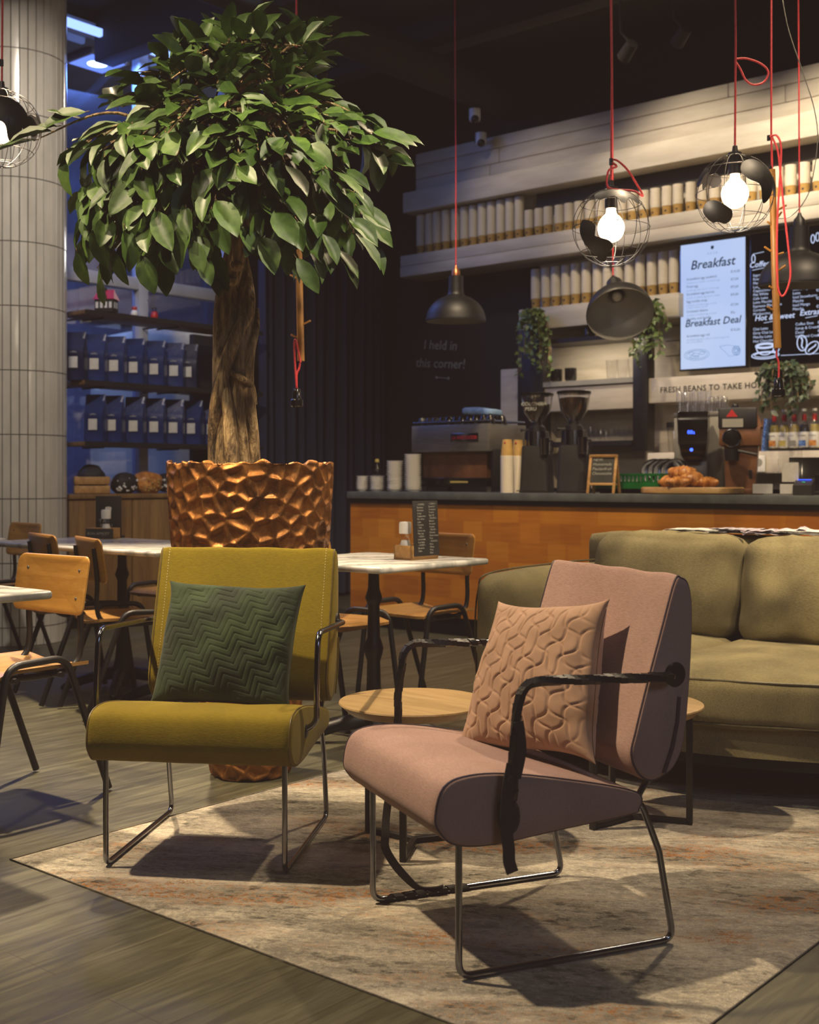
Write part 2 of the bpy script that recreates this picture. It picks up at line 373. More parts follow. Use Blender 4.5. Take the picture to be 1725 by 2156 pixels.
X['cord'] = pm('red_cord', '#b5262c', '#d03c40', 150, .6, bmp=.3)
X['wire'] = pm('steel_wire', '#8c8a84', '#a5a39c', 30, .35, 1)
X['blue'] = pm('blue_foil', '#0f2350', '#16306a', 8, .35, bmp=.3, bscale=12, bdist=.01)
X['navy'] = pm('navy_foil', '#0a1230', '#0e1a40', 8, .4, bmp=.3, bscale=12, bdist=.01)
X['paperl'] = pm('paper_label', '#c9c4b8', '#d8d3c8', 30, .7)
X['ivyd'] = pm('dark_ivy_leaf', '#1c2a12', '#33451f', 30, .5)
X['ivy'] = pm('ivy_leaf', '#3f5423', '#718540', 30, .45)
X['glass'] = glass('clear_glass'); X['pane'] = glass('window_pane', '#e8eefc', .02, .9)
X['bean'] = pm('coffee_beans', '#20100a', '#3a1c10', 90, .5, bmp=.6, bscale=60)
X['crois'] = pm('croissant_crust', '#9a5a22', '#d6964c', 26, .4, bmp=.2)
X['greenp'] = pm('green_plastic', '#04501f', '#076a2b', 10, .4)
X['brown'] = pm('brown_metal', '#6a4428', '#7d5434', 12, .4, .35)
X['red'] = pm('red_plastic', '#a31518', '#bb2420', 20, .4); X['syrup'] = pm('amber_syrup', '#9a8a4a', '#b5a25c', 8, .2)
X['chalk'] = pm('chalk', '#8f8f84', '#a8a89c', 60, .9); X['slate'] = pm('chalk_slate', '#2a2a24', '#34342d', 12, .8)
X['soil'] = pm('soil', '#1c130c', '#2c2015', 40, .95, bmp=.8)
X['cream'] = pm('cream_paint', '#b8ac90', '#c8bda2', 3, .5); X['asphalt'] = pm('asphalt', '#22242c', '#2c2e38', 9, .9)
X['facade'] = pm('facade_grey', '#5c6270', '#6c7280', 3, .8); X['frame'] = pm('window_frame', '#a9a9ac', '#b9b9bc', 6, .45)
X['news'] = pm('newsprint', '#aaa79e', '#d6d3ca', 26, .8, spread=(.42, .5), stretch=(1, 6, 1)); X['newsc'] = pm('newsprint_colour', '#8a6d78', '#c9cdd2', 18, .7, spread=(.4, .6), stretch=(1, 5, 1))
X['bulb'] = glow('bulb_glow', '#ffd9b0', 14, '#ffcf9c'); X['led'] = glow('blue_display', '#3a5cff', 4)
X['screenw'] = glow('screen_white', '#bfd0f2', 1.0, '#a9bff0', 1.4); X['screenb'] = glow('screen_black', '#1a1a1c', .35, '#131316')
X['txtd'] = glow('screen_ink', '#1c3558', .55); X['txtl'] = glow('screen_pale_ink', '#8ea6cf', .8); X['txtw'] = glow('screen_chalk', '#cfdcff', .95)
X['spot'] = glow('lamp_glow', '#cfe0ff', 9); X['warmspot'] = glow('track_lamp', '#ffe2b0', 3)
X['enamel'] = pm('grey_enamel', '#86837a', '#918e84', 4, .4)
X['toy_red'] = X['red']; X['redtxt'] = pm('red_badge_letter', '#b3262a', '#c23032', 40, .4)
X['blueSticker'] = pm('blue_sticker', '#20468c', '#6f93cf', 90, .4, spread=(.45, .55))
X['lblue'] = pm('light_blue_cloth', '#6f8fb5', '#8aa8c9', 20, .9)
X['brasscap'] = pm('copper_cap', '#8d5638', '#a86a48', 20, .35, .8)
def to_room(xc, yc): return Vec((CS * xc - SN * yc, SN * xc + CS * yc, 0))
def face_rot(bx, by):      # rotation that turns local +y into the camera-frame direction (bx, by)
    d = to_room(bx, by); return math.atan2(-d.x, d.y)
RUGZ = .008
# ---------------------------------------------------------------- lounge chairs
SEAT = [(-.062, .362), (-.042, .425), (.02, .444), (.134, .436), (.324, .398), (.43, .370), (.456, .352), (.449, .328), (.425, .318), (.239, .304), (.076, .291), (-.013, .300), (-.05, .328)]
BACK = [(.56, .848), (.543, .842), (.507, .732), (.467, .606), (.436, .501), (.424, .449), (.442, .406), (.473, .386), (.506, .392), (.538, .413), (.564, .468), (.580, .598), (.588, .740), (.586, .800), (.577, .836)]
def cushion(mb, prof, half, fil, bulge, wr=0.0, n=18):
    pr = [Vec((0, p[0], p[1])) for p in spline([(a, b, 0) for a, b in prof], 5, True)]
    c = sum(pr, Vec()) / len(pr); rs = []
    def ring(x, s, w=0):
        out = []
        for k, p in enumerate(pr):
            q = c + (p - c) * s; q = Vec((x, q.y, q.z))
            if w: q += (p - c).normalized() * w * (mnoise.noise(Vec((x * 9, p.y * 6, p.z * 6))))
            out.append(q)
        return out
    side = [(half + bulge * (1 - s * s), s) for s in (.04, .3, .55, .78, .92)] + [(half, .968), (half - fil * .3, .99), (half - fil, 1.0)]
    for x, s in side: rs.append(ring(-x, s))
    for i in range(1, n): rs.append(ring(-(half - fil) + 2 * (half - fil) * i / n, 1.0, wr))
    for x, s in reversed(side): rs.append(ring(x, s))
    mb.rings(rs); return pr, c
def seam_curve(pr, c, x, s=.985): return [Vec((x, *(c + (p - c) * s)[1:])) for p in pr]

def lounge_chair(name, label, loc, rz, cloth, seam, wrapped):
    t = thing(name, label, 'armchair', loc, rz)
    H = .285
    for nm, prof, wr in (('seat_cushion', SEAT, .004), ('back_cushion', BACK, .004)):
        mb = MB(); pr, c = cushion(mb, prof, H, .022, .008, wr); q = mb.build(nm, X[cloth], t, 60)
        for sx in (-1, 1): MB().tube(seam_curve(pr, c, sx * (H - .005)), .0028, 6, True).build('piping', X[seam], q)
        if not wrapped and nm == 'back_cushion':
            st = MB(); k = 0
            for sx in (-1, 1):
                path = resample([Vec((sx * (H - .03), *(c + (p - c) * 1.004)[1:])) for p in pr], .0045)
                for i in range(0, len(path) - 1, 2): st.tube([path[i], path[i + 1]], .0012, 4)
            st.build('stitching', X['stitch'], q)
    for sx in (-1, 1):
        x = .253 * sx
        leg = [(x, .009, .305), (x, .009, .0078), (x, .558, .0078), (x, .519, .214), (x, .478, .312), (x, .462, .345), (x, .498, .398), (x, .525, .462), (x, .543, .58)]
        pts = fillet(leg[:4], .032, 6)[:-1] + spline(leg[3:], 5)
        MB().tube(pts, .0078, 10).build('sled_leg', X['chrome'], t)
        # dark slot the rear rod disappears into
        sl = MB(); ribbon(sl, [(sx * (H + .0075), .505, .405), (sx * (H + .009), .527, .462), (sx * (H + .0095), .540, .52), (sx * (H + .009), .545, .575)], .008, (0, 1, 0), .002); sl.build('zip_slot', X[seam], t)
        arm = fillet([(sx * .280, .53, .626), (sx * .316, .515, .626), (sx * .320, .125, .642), (sx * .320, .106, .52), (sx * .320, .104, .395), (sx * .282, .10, .372)], .045, 7)
        a = MB().tube(arm, .0085, 12).build('armrest', X['chrome'], t)
        g = MB(); g.lathe([(.002, 0), (.026, 0), (.029, .003), (.026, .007), (.012, .009), (.002, .009)], 20, mat=T(sx * .289, .535, .626) @ Ry(sx * pi / 2)); g.build('grommet', X['black'], t)
        g = MB(); g.lathe([(.002, 0), (.018, 0), (.02, .003), (.016, .006), (.002, .006)], 16, mat=T(sx * .289, .10, .372) @ Ry(sx * pi / 2)); g.build('grommet', X['black'], t)
        if wrapped:
            w = MB()
            if sx > 0:
                helix(w, [arm[7].lerp(arm[8], .36)] + arm[8:], .0098, .017, .0195)
                w2 = MB(); helix(w2, [arm[7].lerp(arm[8], .03), arm[7].lerp(arm[8], .13)], .0098, .015, .018); w2.build('tape_wrap', X['tape'], t)
            else:
                helix(w, arm[8:], .0094, lambda q: .036 - .012 * min(1, q * 1.8) if q < .30 else .017, lambda q: .018 if q < .3 else .0195)
                w2 = MB(); helix(w2, [arm[7], arm[7].lerp(arm[8], .5)], .0094, .017, .0195); w2.build('tape_wrap', X['tape'], t)
            w.build('tape_wrap', X['tape'], t)
    if wrapped:
        s = MB()
        s.sphere((.317, .10, .43), .019, 12, 8, sc=(.7, .9, 1.6)); s.sphere((.309, .10, .355), .030, 12, 8, sc=(.5, .9, 1.35))
        ribbon(s, spline([(.322, .102, .47), (.324, .088, .40), (.322, .088, .33), (.318, .095, .29), (.314, .098, .262), (.316, .105, .238)], 6), .026, lambda q: (.25, 1, 0), .002)
        ribbon(s, spline([(.330, .112, .56), (.329, .12, .50), (.327, .108, .44)], 6), .02, (0.2, 1, 0), .002)
        s.build('tied_strap', X['strap'], t)
        s = MB()
        ribbon(s, spline([(-.262, .062, .31), (-.268, .06, .27), (-.276, .055, .21), (-.27, .05, .165), (-.275, .052, .13), (-.265, .072, .09), (-.268, .11, .045), (-.262, .14, .019), (-.25, .175, .0165), (-.245, .20, .019)], 6), .021, lambda q: (.6 + .4 * sin(9 * q), 1 - q, q), .0014)
        helix(s, [(-.253, .05, .0078), (-.253, .27, .0078)], .0088, .03, .024)
        s.build('hanging_strap', X['strap'], t)
    return t

PINK_O, PINK_B = to_room(-.002, 2.795), (.9203, .3913)
YEL_O, YEL_B = to_room(-.589, 3.2725), (.137, .990)
pk = lounge_chair('lounge_chair', 'dusty pink upholstered lounge chair, chrome sled legs, black tape wound on its arms', PINK_O + Vec((0, 0, RUGZ)), face_rot(*PINK_B), 'pinkf', 'seam_p', True)
yl = lounge_chair('lounge_chair', 'mustard yellow upholstered lounge chair with bare chrome arms in front of the planter', YEL_O + Vec((0, 0, RUGZ)), face_rot(*YEL_B), 'mustard', 'seam_y', False)

# ---------------------------------------------------------------- pillows
def pillow(name, label, mat, chair, loc, tilt, yaw, roll, w, h, thick, groove, depth, seed, pinch=.07, taper=0):
    N = 150; o = MB()
    def pt(i, j, sgn):
        U = 2 * i - 1; W = 2 * j - 1
        a = w / 2 * (1 - pinch * (1 - W ** 4)); b = h / 2 * (1 - pinch * (1 - U ** 4)); x = U * a; z = W * b
        e = max(0, (1 - U * U) * (1 - W * W)); t = thick / 2 * e ** .42
        t *= 1 - .10 * W
        g = groove(x, z); k = min(1, e * 5)
        t -= depth * g * k; x *= 1 - taper * W
        t += .012 * k * mnoise.noise(Vec((x * 6 + seed, z * 6, sgn))) + .006 * k * mnoise.noise(Vec((x * 14 + seed, z * 18, sgn)))
        x += .006 * mnoise.noise(Vec((x * 7, z * 7, seed))); z += .006 * mnoise.noise(Vec((z * 7, x * 7, seed + 3)))
        return (x, -sgn * max(.001, t), z)
    o.grid(N, N, lambda a, b: pt(a, b, 1)); o.grid(40, 40, lambda a, b: pt(a, b, -1))
    ob = o.build(name, X[mat], None, 0)
    bm = bmesh.new(); bm.from_mesh(ob.data); bmesh.ops.remove_doubles(bm, verts=bm.verts, dist=.0008); bm.to_mesh(ob.data); bm.free()
    ob.matrix_world = chair.matrix_local.copy() if False else (T(*chair.location) @ Rz(chair.rotation_euler.z) @ T(*loc) @ Rz(yaw) @ Rx(-tilt) @ Ry(roll))
    return tag(ob, label, 'pillow')
def chevron(x, z):
    a = rad(32); x, z = x * cos(a) + z * sin(a), -x * sin(a) + z * cos(a)
    p = .040; tri = abs(((x / p) % 2) - 1); q = (z + tri * p * .95) / .0235; f = abs(q - round(q)) * .0235
    return math.exp(-(f / .0022) ** 2)
def ogee(x, z):
    g = 0
    for a in (rad(38), rad(-34)):
        s = x * cos(a) + z * sin(a); r = -x * sin(a) + z * cos(a)
        q = s / .044 + .2 * sin(2 * pi * r / .08); f = abs(q - round(q)) * .044
        g = max(g, math.exp(-(f / .0032) ** 2))
    return g
pillow('throw_pillow', 'dark green velvet pillow with stitched zigzag quilting on the yellow chair', 'greenv', yl, (.0, .335, .578), rad(21), rad(-2), rad(1.5), .435, .38, .135, chevron, .0032, 3.1)
pillow('throw_pillow', 'blush pink velvet pillow with wavy quilting leaning in the pink chair', 'pinkv', pk, (-.022, .352, .585), rad(20), rad(14), rad(-6), .43, .39, .15, ogee, .0048, 8.4, .10, .10)

# ---------------------------------------------------------------- rug
mb = MB(); rx0, rx1, ry0, ry1 = -3.062, -1.078, 1.868, 4.75
NX, NY = 90, 130
def rugpt(a, b):
    x = rx0 + (rx1 - rx0) * a; y = ry0 + (ry1 - ry0) * b
    e = min(a, 1 - a) * (rx1 - rx0); f = min(b, 1 - b) * (ry1 - ry0); d = min(e, f)
    if e < .002: x += .004 * mnoise.noise(Vec((y * 14, 1, 0)))
    if f < .002: y += .004 * mnoise.noise(Vec((x * 14, 5, 0)))
    z = RUGZ - .0005 + .0012 * mnoise.noise(Vec((x * 30, y * 30, 2)))
    return (x, y, z if d > .004 else .0012)
mb.grid(NX, NY, rugpt)
rug = tag(mb.build('rug', X['rug'], None, 0), 'large faded grey and rust abstract rug under the lounge chairs', 'rug')
e = MB(); e.tube([(rx0, ry0, .0028), (rx1, ry0, .0028), (rx1, ry1, .0028), (rx0, ry1, .0028)], .0024, 6, True); e.build('bound_edge', pm('rug_binding', '#5a554b', '#777163', 60, .9), rug)

# ---------------------------------------------------------------- soft boxes and the sofa
def softbox(mb, c, d, r, puff=(0, 0, 0), cuts=14, fn=None, wr=.0, seed=0):
    bm = bmesh.new(); bmesh.ops.create_cube(bm, size=2); bmesh.ops.subdivide_edges(bm, edges=list(bm.edges), cuts=cuts, use_grid_fill=True)
    hs = [k / 2 for k in d]; vs = []
    bm.verts.index_update()
    for v in bm.verts:
        n = v.co.copy(); p = Vec([n[i] * hs[i] for i in range(3)])
        inn = Vec([max(-(hs[i] - r), min(hs[i] - r, p[i])) for i in range(3)]); dd = p - inn
        if dd.length > 1e-9: p = inn + dd.normalized() * r
        for i in range(3):
            j, k = (i + 1) % 3, (i + 2) % 3
            if puff[i]: p[i] += puff[i] * n[i] * max(0, (1 - n[j] ** 2)) * max(0, (1 - n[k] ** 2))
        if wr: p += Vec([wr * (mnoise.noise(Vec((p.x * 5 + seed, p.y * 5 + 7 * i, p.z * 5))) + .5 * mnoise.noise(Vec((p.x * 16 + seed, p.y * 16 + 7 * i, p.z * 9)))) for i in range(3)])
        p = p + Vec(c)
        if fn: p = Vec(fn(p))
        vs.append(p)
    fs = [[v.index for v in f.verts] for f in bm.faces]; bm.free()
    return mb.add(vs, fs)
SU, SVB = -2.11, 0
def bulge_front(u): return 3.57 + .19 * ((u - SU) / .7) ** 2
sofa = thing('sofa', 'olive green two-seat sofa with rounded front, behind the pink chair', 'sofa', (SU, 4.3, RUGZ))
def sl(u, v, z): return (u - SU, v - 4.3, z)
# base
mb = MB(); pts = []
for i in range(25):
    u = SU - .80 + 1.6 * i / 24; pts.append((u - SU, bulge_front(u) + .045 - 4.3))
poly = pts + [(.86, .60), (-.86, .60)]
mb.prism(poly, .165, .262, smooth=False); mb.build('base', X['olive'], sofa)
mb = MB(); poly = [(x, y + .05) for x, y in pts] + [(.8, .5), (-.8, .5)]; mb.prism(poly, .12, .165); mb.build('underframe', X['blackmt'], sofa)
for x in (-.72, .72):
    for y in (-.42, .48): MB().lathe([(.014, 0), (.02, .12)], 10, (x, y, 0)).build('leg', X['black'], sofa)
# arms
for s in (-1, 1):
    mb = MB(); softbox(mb, (s * .735, -.01 + .06, .425), (.205, .97, .53), .075, (.01, .02, .012), wr=.004, seed=s)
    a = mb.build('arm', X['olive'], sofa, 0)
    q = MB(); xx = s * .735
    q.tube(spline([(xx - .088, -.405, .19), (xx - .09, -.418, .45), (xx - .088, -.40, .62), (xx - .07, -.34, .688), (xx - .072, .2, .702), (xx - .072, .5, .70)], 6), .004, 6)
    q.build('piping', X['seam_o'], a)
mb = MB(); softbox(mb, (0, .57, .493), (1.72, .2, .675), .05, (0, .01, .0), wr=.003); mb.build('back_frame', X['olive'], sofa, 0)
for s in (-1, 1):
    # seat cushion: plan follows the curved front
    w = .685; cx = s * w / 2
    def shape(p, cx=cx):
        t = max(0, min(1, (.2 - p.y) / .75)); u = p.x + SU
        f = bulge_front(u) - 3.57
        return (p.x, p.y + f * t, p.z)
    mb = MB(); softbox(mb, (cx, (-.73 + .25) / 2, .345), (w, .98, .17), .045, (0, .012, .03), 18, shape, .007, 4 + s); c = mb.build('seat_cushion', X['olive'], sofa, 0)
    q = MB(); pp = []
    for i in range(21):
        x = cx - w / 2 + .03 + (w - .06) * i / 20; pp.append((x, -.722 + bulge_front(x + SU) - 3.57, .417))
    q.tube(pp, .004, 6); q.build('piping', X['seam_o'], c)
    MB().tube([(a, b + .001, .275) for a, b, _ in pp], .004, 6).build('piping', X['seam_o'], c)
    # back cushion, leaning
    def lean(p, cx=cx): 
        zz = p.z - .43; return (p.x, p.y + .22 * zz, p.z)
    w2 = .665
    mb = MB(); softbox(mb, (cx, .265, .63), (w2, .2, .405), .06, (.012, .05, .012), 18, lean, .018, 9 + s); c = mb.build('back_cushion', X['olive'], sofa, 0)
    q = MB(); zt = .828; yy = .265 + .22 * (zt - .43)
    loop = [(cx - w2 / 2 + .03, .265 + .22 * .02 , .45), (cx - w2 / 2 + .012, .265 + .22 * .2, .62), (cx - w2 / 2 + .02, yy - .01, zt - .045), (cx - w2 / 2 + .06, yy, zt + .001), (cx, yy, zt + .011), (cx + w2 / 2 - .06, yy, zt + .001), (cx + w2 / 2 - .02, yy - .01, zt - .045), (cx + w2 / 2 - .012, .265 + .22 * .2, .62), (cx + w2 / 2 - .03, .265 + .22 * .02, .45)]
    q.tube(spline(loop, 8), .006, 6); q.build('piping', X['seam_o'], c)
# papers on top of the sofa back
for k, (px, w, dp, rz, m, lab) in enumerate(((1475, .30, .22, .10, 'news', 'folded newspaper lying leftmost on the sofa back'), (1548, .26, .2, -.25, 'newsc', 'newspaper section overlapping the leftmost paper on the sofa back'),
        (1640, .28, .2, .35, 'newsc', 'crumpled colour magazine raised highest among the papers on the sofa'), (1700, .3, .2, -.1, 'news', 'folded newspaper on the sofa back at the right edge'))):
    p = at(px, 1128, y=4.87); mb = MB()
    for i in range(4):
        z0 = .0045 * i
        mb.grid(14, 8, lambda a, b, i=i, z0=z0: ((a - .5) * (w - .012 * i), (b - .5) * (dp - .01 * i), z0 + .003 + (.013 if k == 2 else .004) * abs(mnoise.noise(Vec((a * 4 + i + k, b * 3, k)))) * (1 + a * 2)))
    o = mb.build('newspaper' if k != 2 else 'magazine', X[m]); place(o, (p.x, p.y, .833 + RUGZ + .006 * (k % 2)), rz)
    tag(o, lab, 'newspaper' if k != 2 else 'magazine')

# ---------------------------------------------------------------- round tables
def side_table(name, label, c, z, r, ang, square=False):
    t = thing(name, label, 'side table', c)
    mb = MB(); mb.lathe([(.002, z - .034), (r - .05, z - .034), (r - .03, z - .03), (r - .004, z - .008), (r, z - .004), (r - .002, z), (r - .006, z + .0005), (.002, z + .0005)], 72); mb.build('table_top', X['oak'], t, 30)
    q = MB(); q2 = MB(); rl = r * .8
    for k in range(3):
        a = ang + k * 2 * pi / 3; p = Vec((cos(a) * rl, sin(a) * rl, 0))
        MB().box((0, 0, 0), (.019, .019, z - .034), mat=T(p.x, p.y, (z - .034) / 2) @ Rz(a), bev=.002).build('leg', X['black'], t)
        q.box((0, 0, 0), (rl, .019, .016), mat=Rz(a) @ T(rl / 2, 0, .008), bev=.002)
        q2.box((0, 0, 0), (rl, .019, .012), mat=Rz(a) @ T(rl / 2, 0, z - .040), bev=.002)
    q.build('foot_bars', X['black'], t); q2.build('top_bars', X['black'], t)
    return t
side_table('round_table', 'low round oak table with black bar legs between the two lounge chairs', to_room(.013, 3.54) + Vec((0, 0, RUGZ)), .418, .222, TH + rad(-100))
side_table('round_table', 'low round oak table mostly hidden behind the pink chair beside the sofa', to_room(.70, 3.79) + Vec((0, 0, RUGZ)), .366, .225, TH + rad(-20))
# ---------------------------------------------------------------- planter and tree
PC = to_room(-.583, 4.41)
def planter():
    t = thing('planter', 'tall tapering copper planter with hammered facets holding the tree', 'planter', PC)
    g = np.random.default_rng(5); NT, NZ = 460, 330; H = 1.135
    prof = spline([(.135, 0, 0), (.150, .02, 0), (.172, .15, 0), (.212, .4, 0), (.264, .66, 0), (.288, .83, 0), (.299, .99, 0), (.303, 1.07, 0), (.305, H, 0)], 12)
    pr = np.array([[p.x, p.y] for p in prof])
    zs = np.linspace(0, H, NZ); rr = np.interp(zs, pr[:, 1], pr[:, 0])
    seeds = []; cell = .054; tries = 0
    while tries < 9000:
        tries += 1; z = g.uniform(-.03, H + .03); a = g.uniform(0, 2 * pi); r = np.interp(z, pr[:, 1], pr[:, 0])
        s = np.array([r * cos(a), r * sin(a), z])
        if all(np.sum((s - q) ** 2) > (cell * .86) ** 2 for q in seeds): seeds.append(s)
    S = np.array(seeds); th = np.linspace(0, 2 * pi, NT, endpoint=False)
    rings = []
    for z, r in zip(zs, rr):
        P = np.stack([r * np.cos(th), r * np.sin(th), np.full(NT, z)], 1)
        D = np.sqrt(((P[:, None, :] - S[None]) ** 2).sum(2)); D.sort(axis=1)
        edge = np.clip((D[:, 1] - D[:, 0]) / .038, 0, 1)
        dep = .0135 * (1 - (1 - edge) ** 1.6) * 1.0 - .002 * np.clip(edge * 6, 0, 1)
        k = (r - dep) / r
        zz = np.full(NT, z) + (.010 * np.sin(th * 13) * np.sin(th * 5 + 1) + .004 * np.sin(th * 29) if z > H - .001 else 0)
        rings.append([(x * q, y * q, c) for (x, y), q, c in zip(P[:, :2], k, zz)])
    rim = rings[-1]
    rings.append([(x * .965, y * .965, z + .001) for x, y, z in rim]); rings.append([(x * .94, y * .94, z - .03) for x, y, z in rim]); rings.append([(x * .93, y * .93, z - .1) for x, y, z in rim])
    mb = MB(); mb.rings(rings); mb.build('pot', X['copper'], t, 0)
    q = MB(); q.grid(26, 40, lambda a, b: (.274 * a * cos(2 * pi * b), .274 * a * sin(2 * pi * b), H - .075 + .012 * mnoise.noise(Vec((a * 6 * cos(2 * pi * b), a * 6 * sin(2 * pi * b), 0)))), cv=True)
    q.build('soil', X['soil'], t)
    return t
planter()
CR = TH                                     # tree built in axes where local x runs across the view, y away
tree = thing('indoor_tree', 'tall indoor tree with broad glossy leaves and thick gnarled trunk in the copper planter', 'tree', PC, CR)
def tl(px, py, dy=0): # tree-local point seen at the pixel, dy metres behind the trunk plane
    D = 4.41 + dy; return Vec(((px - PCX) / FPX * D + .583, dy, EYE - (py - HORZ) / FPX * D))
# trunk: stems twisted round each other
mb = MB()
def stem(pts, seed, seg=18):
    P = spline([(p[0], p[1], p[2]) for p in pts], 10); R_ = [v for v in spline([(p[3], 0, 0) for p in pts], 10)]
    n = len(P); rs = []
    for i, p in enumerate(P):
        d = (P[min(i + 1, n - 1)] - P[max(0, i - 1)]).normalized(); u = Vec((1, 0, 0)); u = (u - d * u.dot(d)).normalized(); b = d.cross(u)
        r = R_[i].x; rs.append([p + (u * cos(2 * pi * j / seg) + b * sin(2 * pi * j / seg)) * r * (1 + .16 * mnoise.noise(Vec((cos(2 * pi * j / seg) * 1.6 + seed, sin(2 * pi * j / seg) * 1.6, p.z * 2.2))) + .10 * mnoise.noise(Vec((cos(2 * pi * j / seg) * 4, sin(2 * pi * j / seg) * 4 + seed, p.z * 5)))) for j in range(seg)])
    mb.rings(rs)
def tp(px, py, dy, r): v = tl(px, py, dy); return (v.x, v.y, v.z, r)
stem([tp(484, 1015, .01, .056), tp(480, 940, .01, .054), tp(476, 850, .01, .050), tp(474, 760, .01, .046), tp(476, 670, .0, .044), tp(486, 590, .01, .044), tp(498, 520, 0, .042), tp(505, 450, 0, .04), tp(500, 360, .02, .03), tp(495, 250, .02, .022), tp(490, 130, .02, .010)], 1)
stem([tp(514, 1015, .02, .046), tp(512, 930, .0, .042), tp(508, 850, -.02, .040), tp(510, 760, -.02, .038), tp(516, 690, .0, .038), tp(512, 600, .03, .038), tp(500, 540, .05, .038), tp(490, 450, .07, .032), tp(470, 360, .1, .02)], 7)
stem([tp(456, 1015, .0, .028), tp(452, 930, -.01, .026), tp(456, 850, -.045, .026), tp(474, 770, -.058, .026), tp(500, 700, -.062, .024), tp(524, 650, -.03, .022), tp(518, 580, .02, .020), tp(505, 510, .03, .018)], 13, 12)
stem([tp(536, 1015, .01, .022), tp(534, 930, -.02, .021), tp(527, 860, -.045, .020), tp(524, 800, -.05, .018), tp(528, 740, -.045, .017), tp(539, 690, -.01, .014), tp(542, 650, .02, .006)], 19, 12)
stem([tp(492, 1015, -.05, .026), tp(488, 940, -.058, .026), tp(482, 870, -.05, .024), tp(470, 800, -.045, .020), tp(462, 720, -.03, .016), tp(466, 640, -.02, .012)], 29, 12)
stem([tp(480, 780, -.055, .010), tp(505, 795, -.072, .013), tp(528, 812, -.055, .013), tp(535, 850, .0, .012)], 23, 10)
for px, py, r in ((498, 560, .03), (489, 592, .026), (470, 815, .022)):
    p = tl(px, py, -.04); mb.sphere(p, r, 10, 7, sc=(.9, .5, .7))
mb.build('trunk', X['bark'], tree, 60)
# crown outline seen from the room: (height px, left px, right px)
OUT = [(20, 350, 420), (45, 338, 600), (70, 335, 730), (120, 335, 700), (165, 280, 690), (200, 270, 690), (225, 245, 660), (250, 205, 790), (290, 145, 825), (350, 160, 805), (400, 150, 790), (450, 140, 780), (500, 150, 780), (550, 155, 745), (605, 165, 700)]
def outl(y):
    for (a, l0, r0), (b, l1, r1) in zip(OUT, OUT[1:]):
        if a <= y <= b: t = (y - a) / (b - a); return l0 + (l1 - l0) * t, r0 + (r1 - r0) * t
    return None
cl = []
fixed = [(85, 290, -.1), (150, 318, -.15), (370, 95, 0), (395, 120, -.05), (480, 110, -.1), (520, 130, -.1), (570, 95, .05), (640, 85, .05), (700, 75, 0), (665, 122, .05), (600, 120, .1), (290, 150, -.05), (830, 290, 0), (800, 320, -.1), (765, 250, -.1), (205, 610, .1), (170, 565, .05), (240, 570, -.2), (330, 575, -.25), (290, 545, -.2), (440, 590, -.1), (450, 520, -.18), (405, 470, -.3), (725, 560, .1), (690, 555, .1), (600, 560, .2), (770, 500, .05), (300, 210, .0), (255, 225, .1)]
for f in fixed: cl.append((f[0], f[1] - (45 if f[1] > 540 else 0), f[2]))
k = 0
while len(cl) < 185 and k < 9000:
    k += 1; y = rnd.uniform(85, 530); o = outl(y)
    if not o: continue
    l, r = o; l += 28; r -= 28
    if r <= l: continue
    x = rnd.uniform(l, r)
    if y > 500 and 462 < x < 600: continue
    if y < 215 and (y > 130) and x < 330: continue
    q = (x - (l + r) / 2) / ((r - l) / 2 + 1); dm = min(.52, (r - l) / 2 / FPX * 4.4) * sqrt(max(0, 1 - q * q))
    dy = (-dm if rnd.random() < .66 else dm * rnd.uniform(-.2, 1)) * rnd.uniform(.75, 1)
    if all((x - a) ** 2 + (y - b) ** 2 + ((dy - c) * 500) ** 2 > 39 ** 2 for a, b, c in cl): cl.append((x, y, dy))
leaf = MB(); tw = MB()
def add_leaf(p, ax, up, L, W, fold, curl):
    ax = ax.normalized(); up = up - ax * up.dot(ax)
    up = up.normalized() if up.length > 1e-4 else ax.orthogonal().normalized(); sd = ax.cross(up); vs = []
    prof = ((0, .03), (.1, .42), (.28, .84), (.48, 1.0), (.68, .88), (.86, .5), (.95, .2), (1, .0))
    sk = rnd.uniform(-.06, .06)
    for t, w in prof:
        c = p + ax * (L * t) - up * (curl * L * t * t) + sd * (sk * L * t * t)
        for s in (-1, -.5, 0, .5, 1):
            z = fold * W * abs(s) * w + .03 * W * sin(t * 14 + s * 2) * abs(s)
            vs.append(c + sd * (s * w * W / 2) + up * z)
    fs = [(i * 5 + j, i * 5 + j + 1, i * 5 + j + 6, i * 5 + j + 5) for i in range(len(prof) - 1) for j in range(4)]
    leaf.add(vs, fs)
    leaf_base = p; return vs
hub = tl(497, 430, .02)
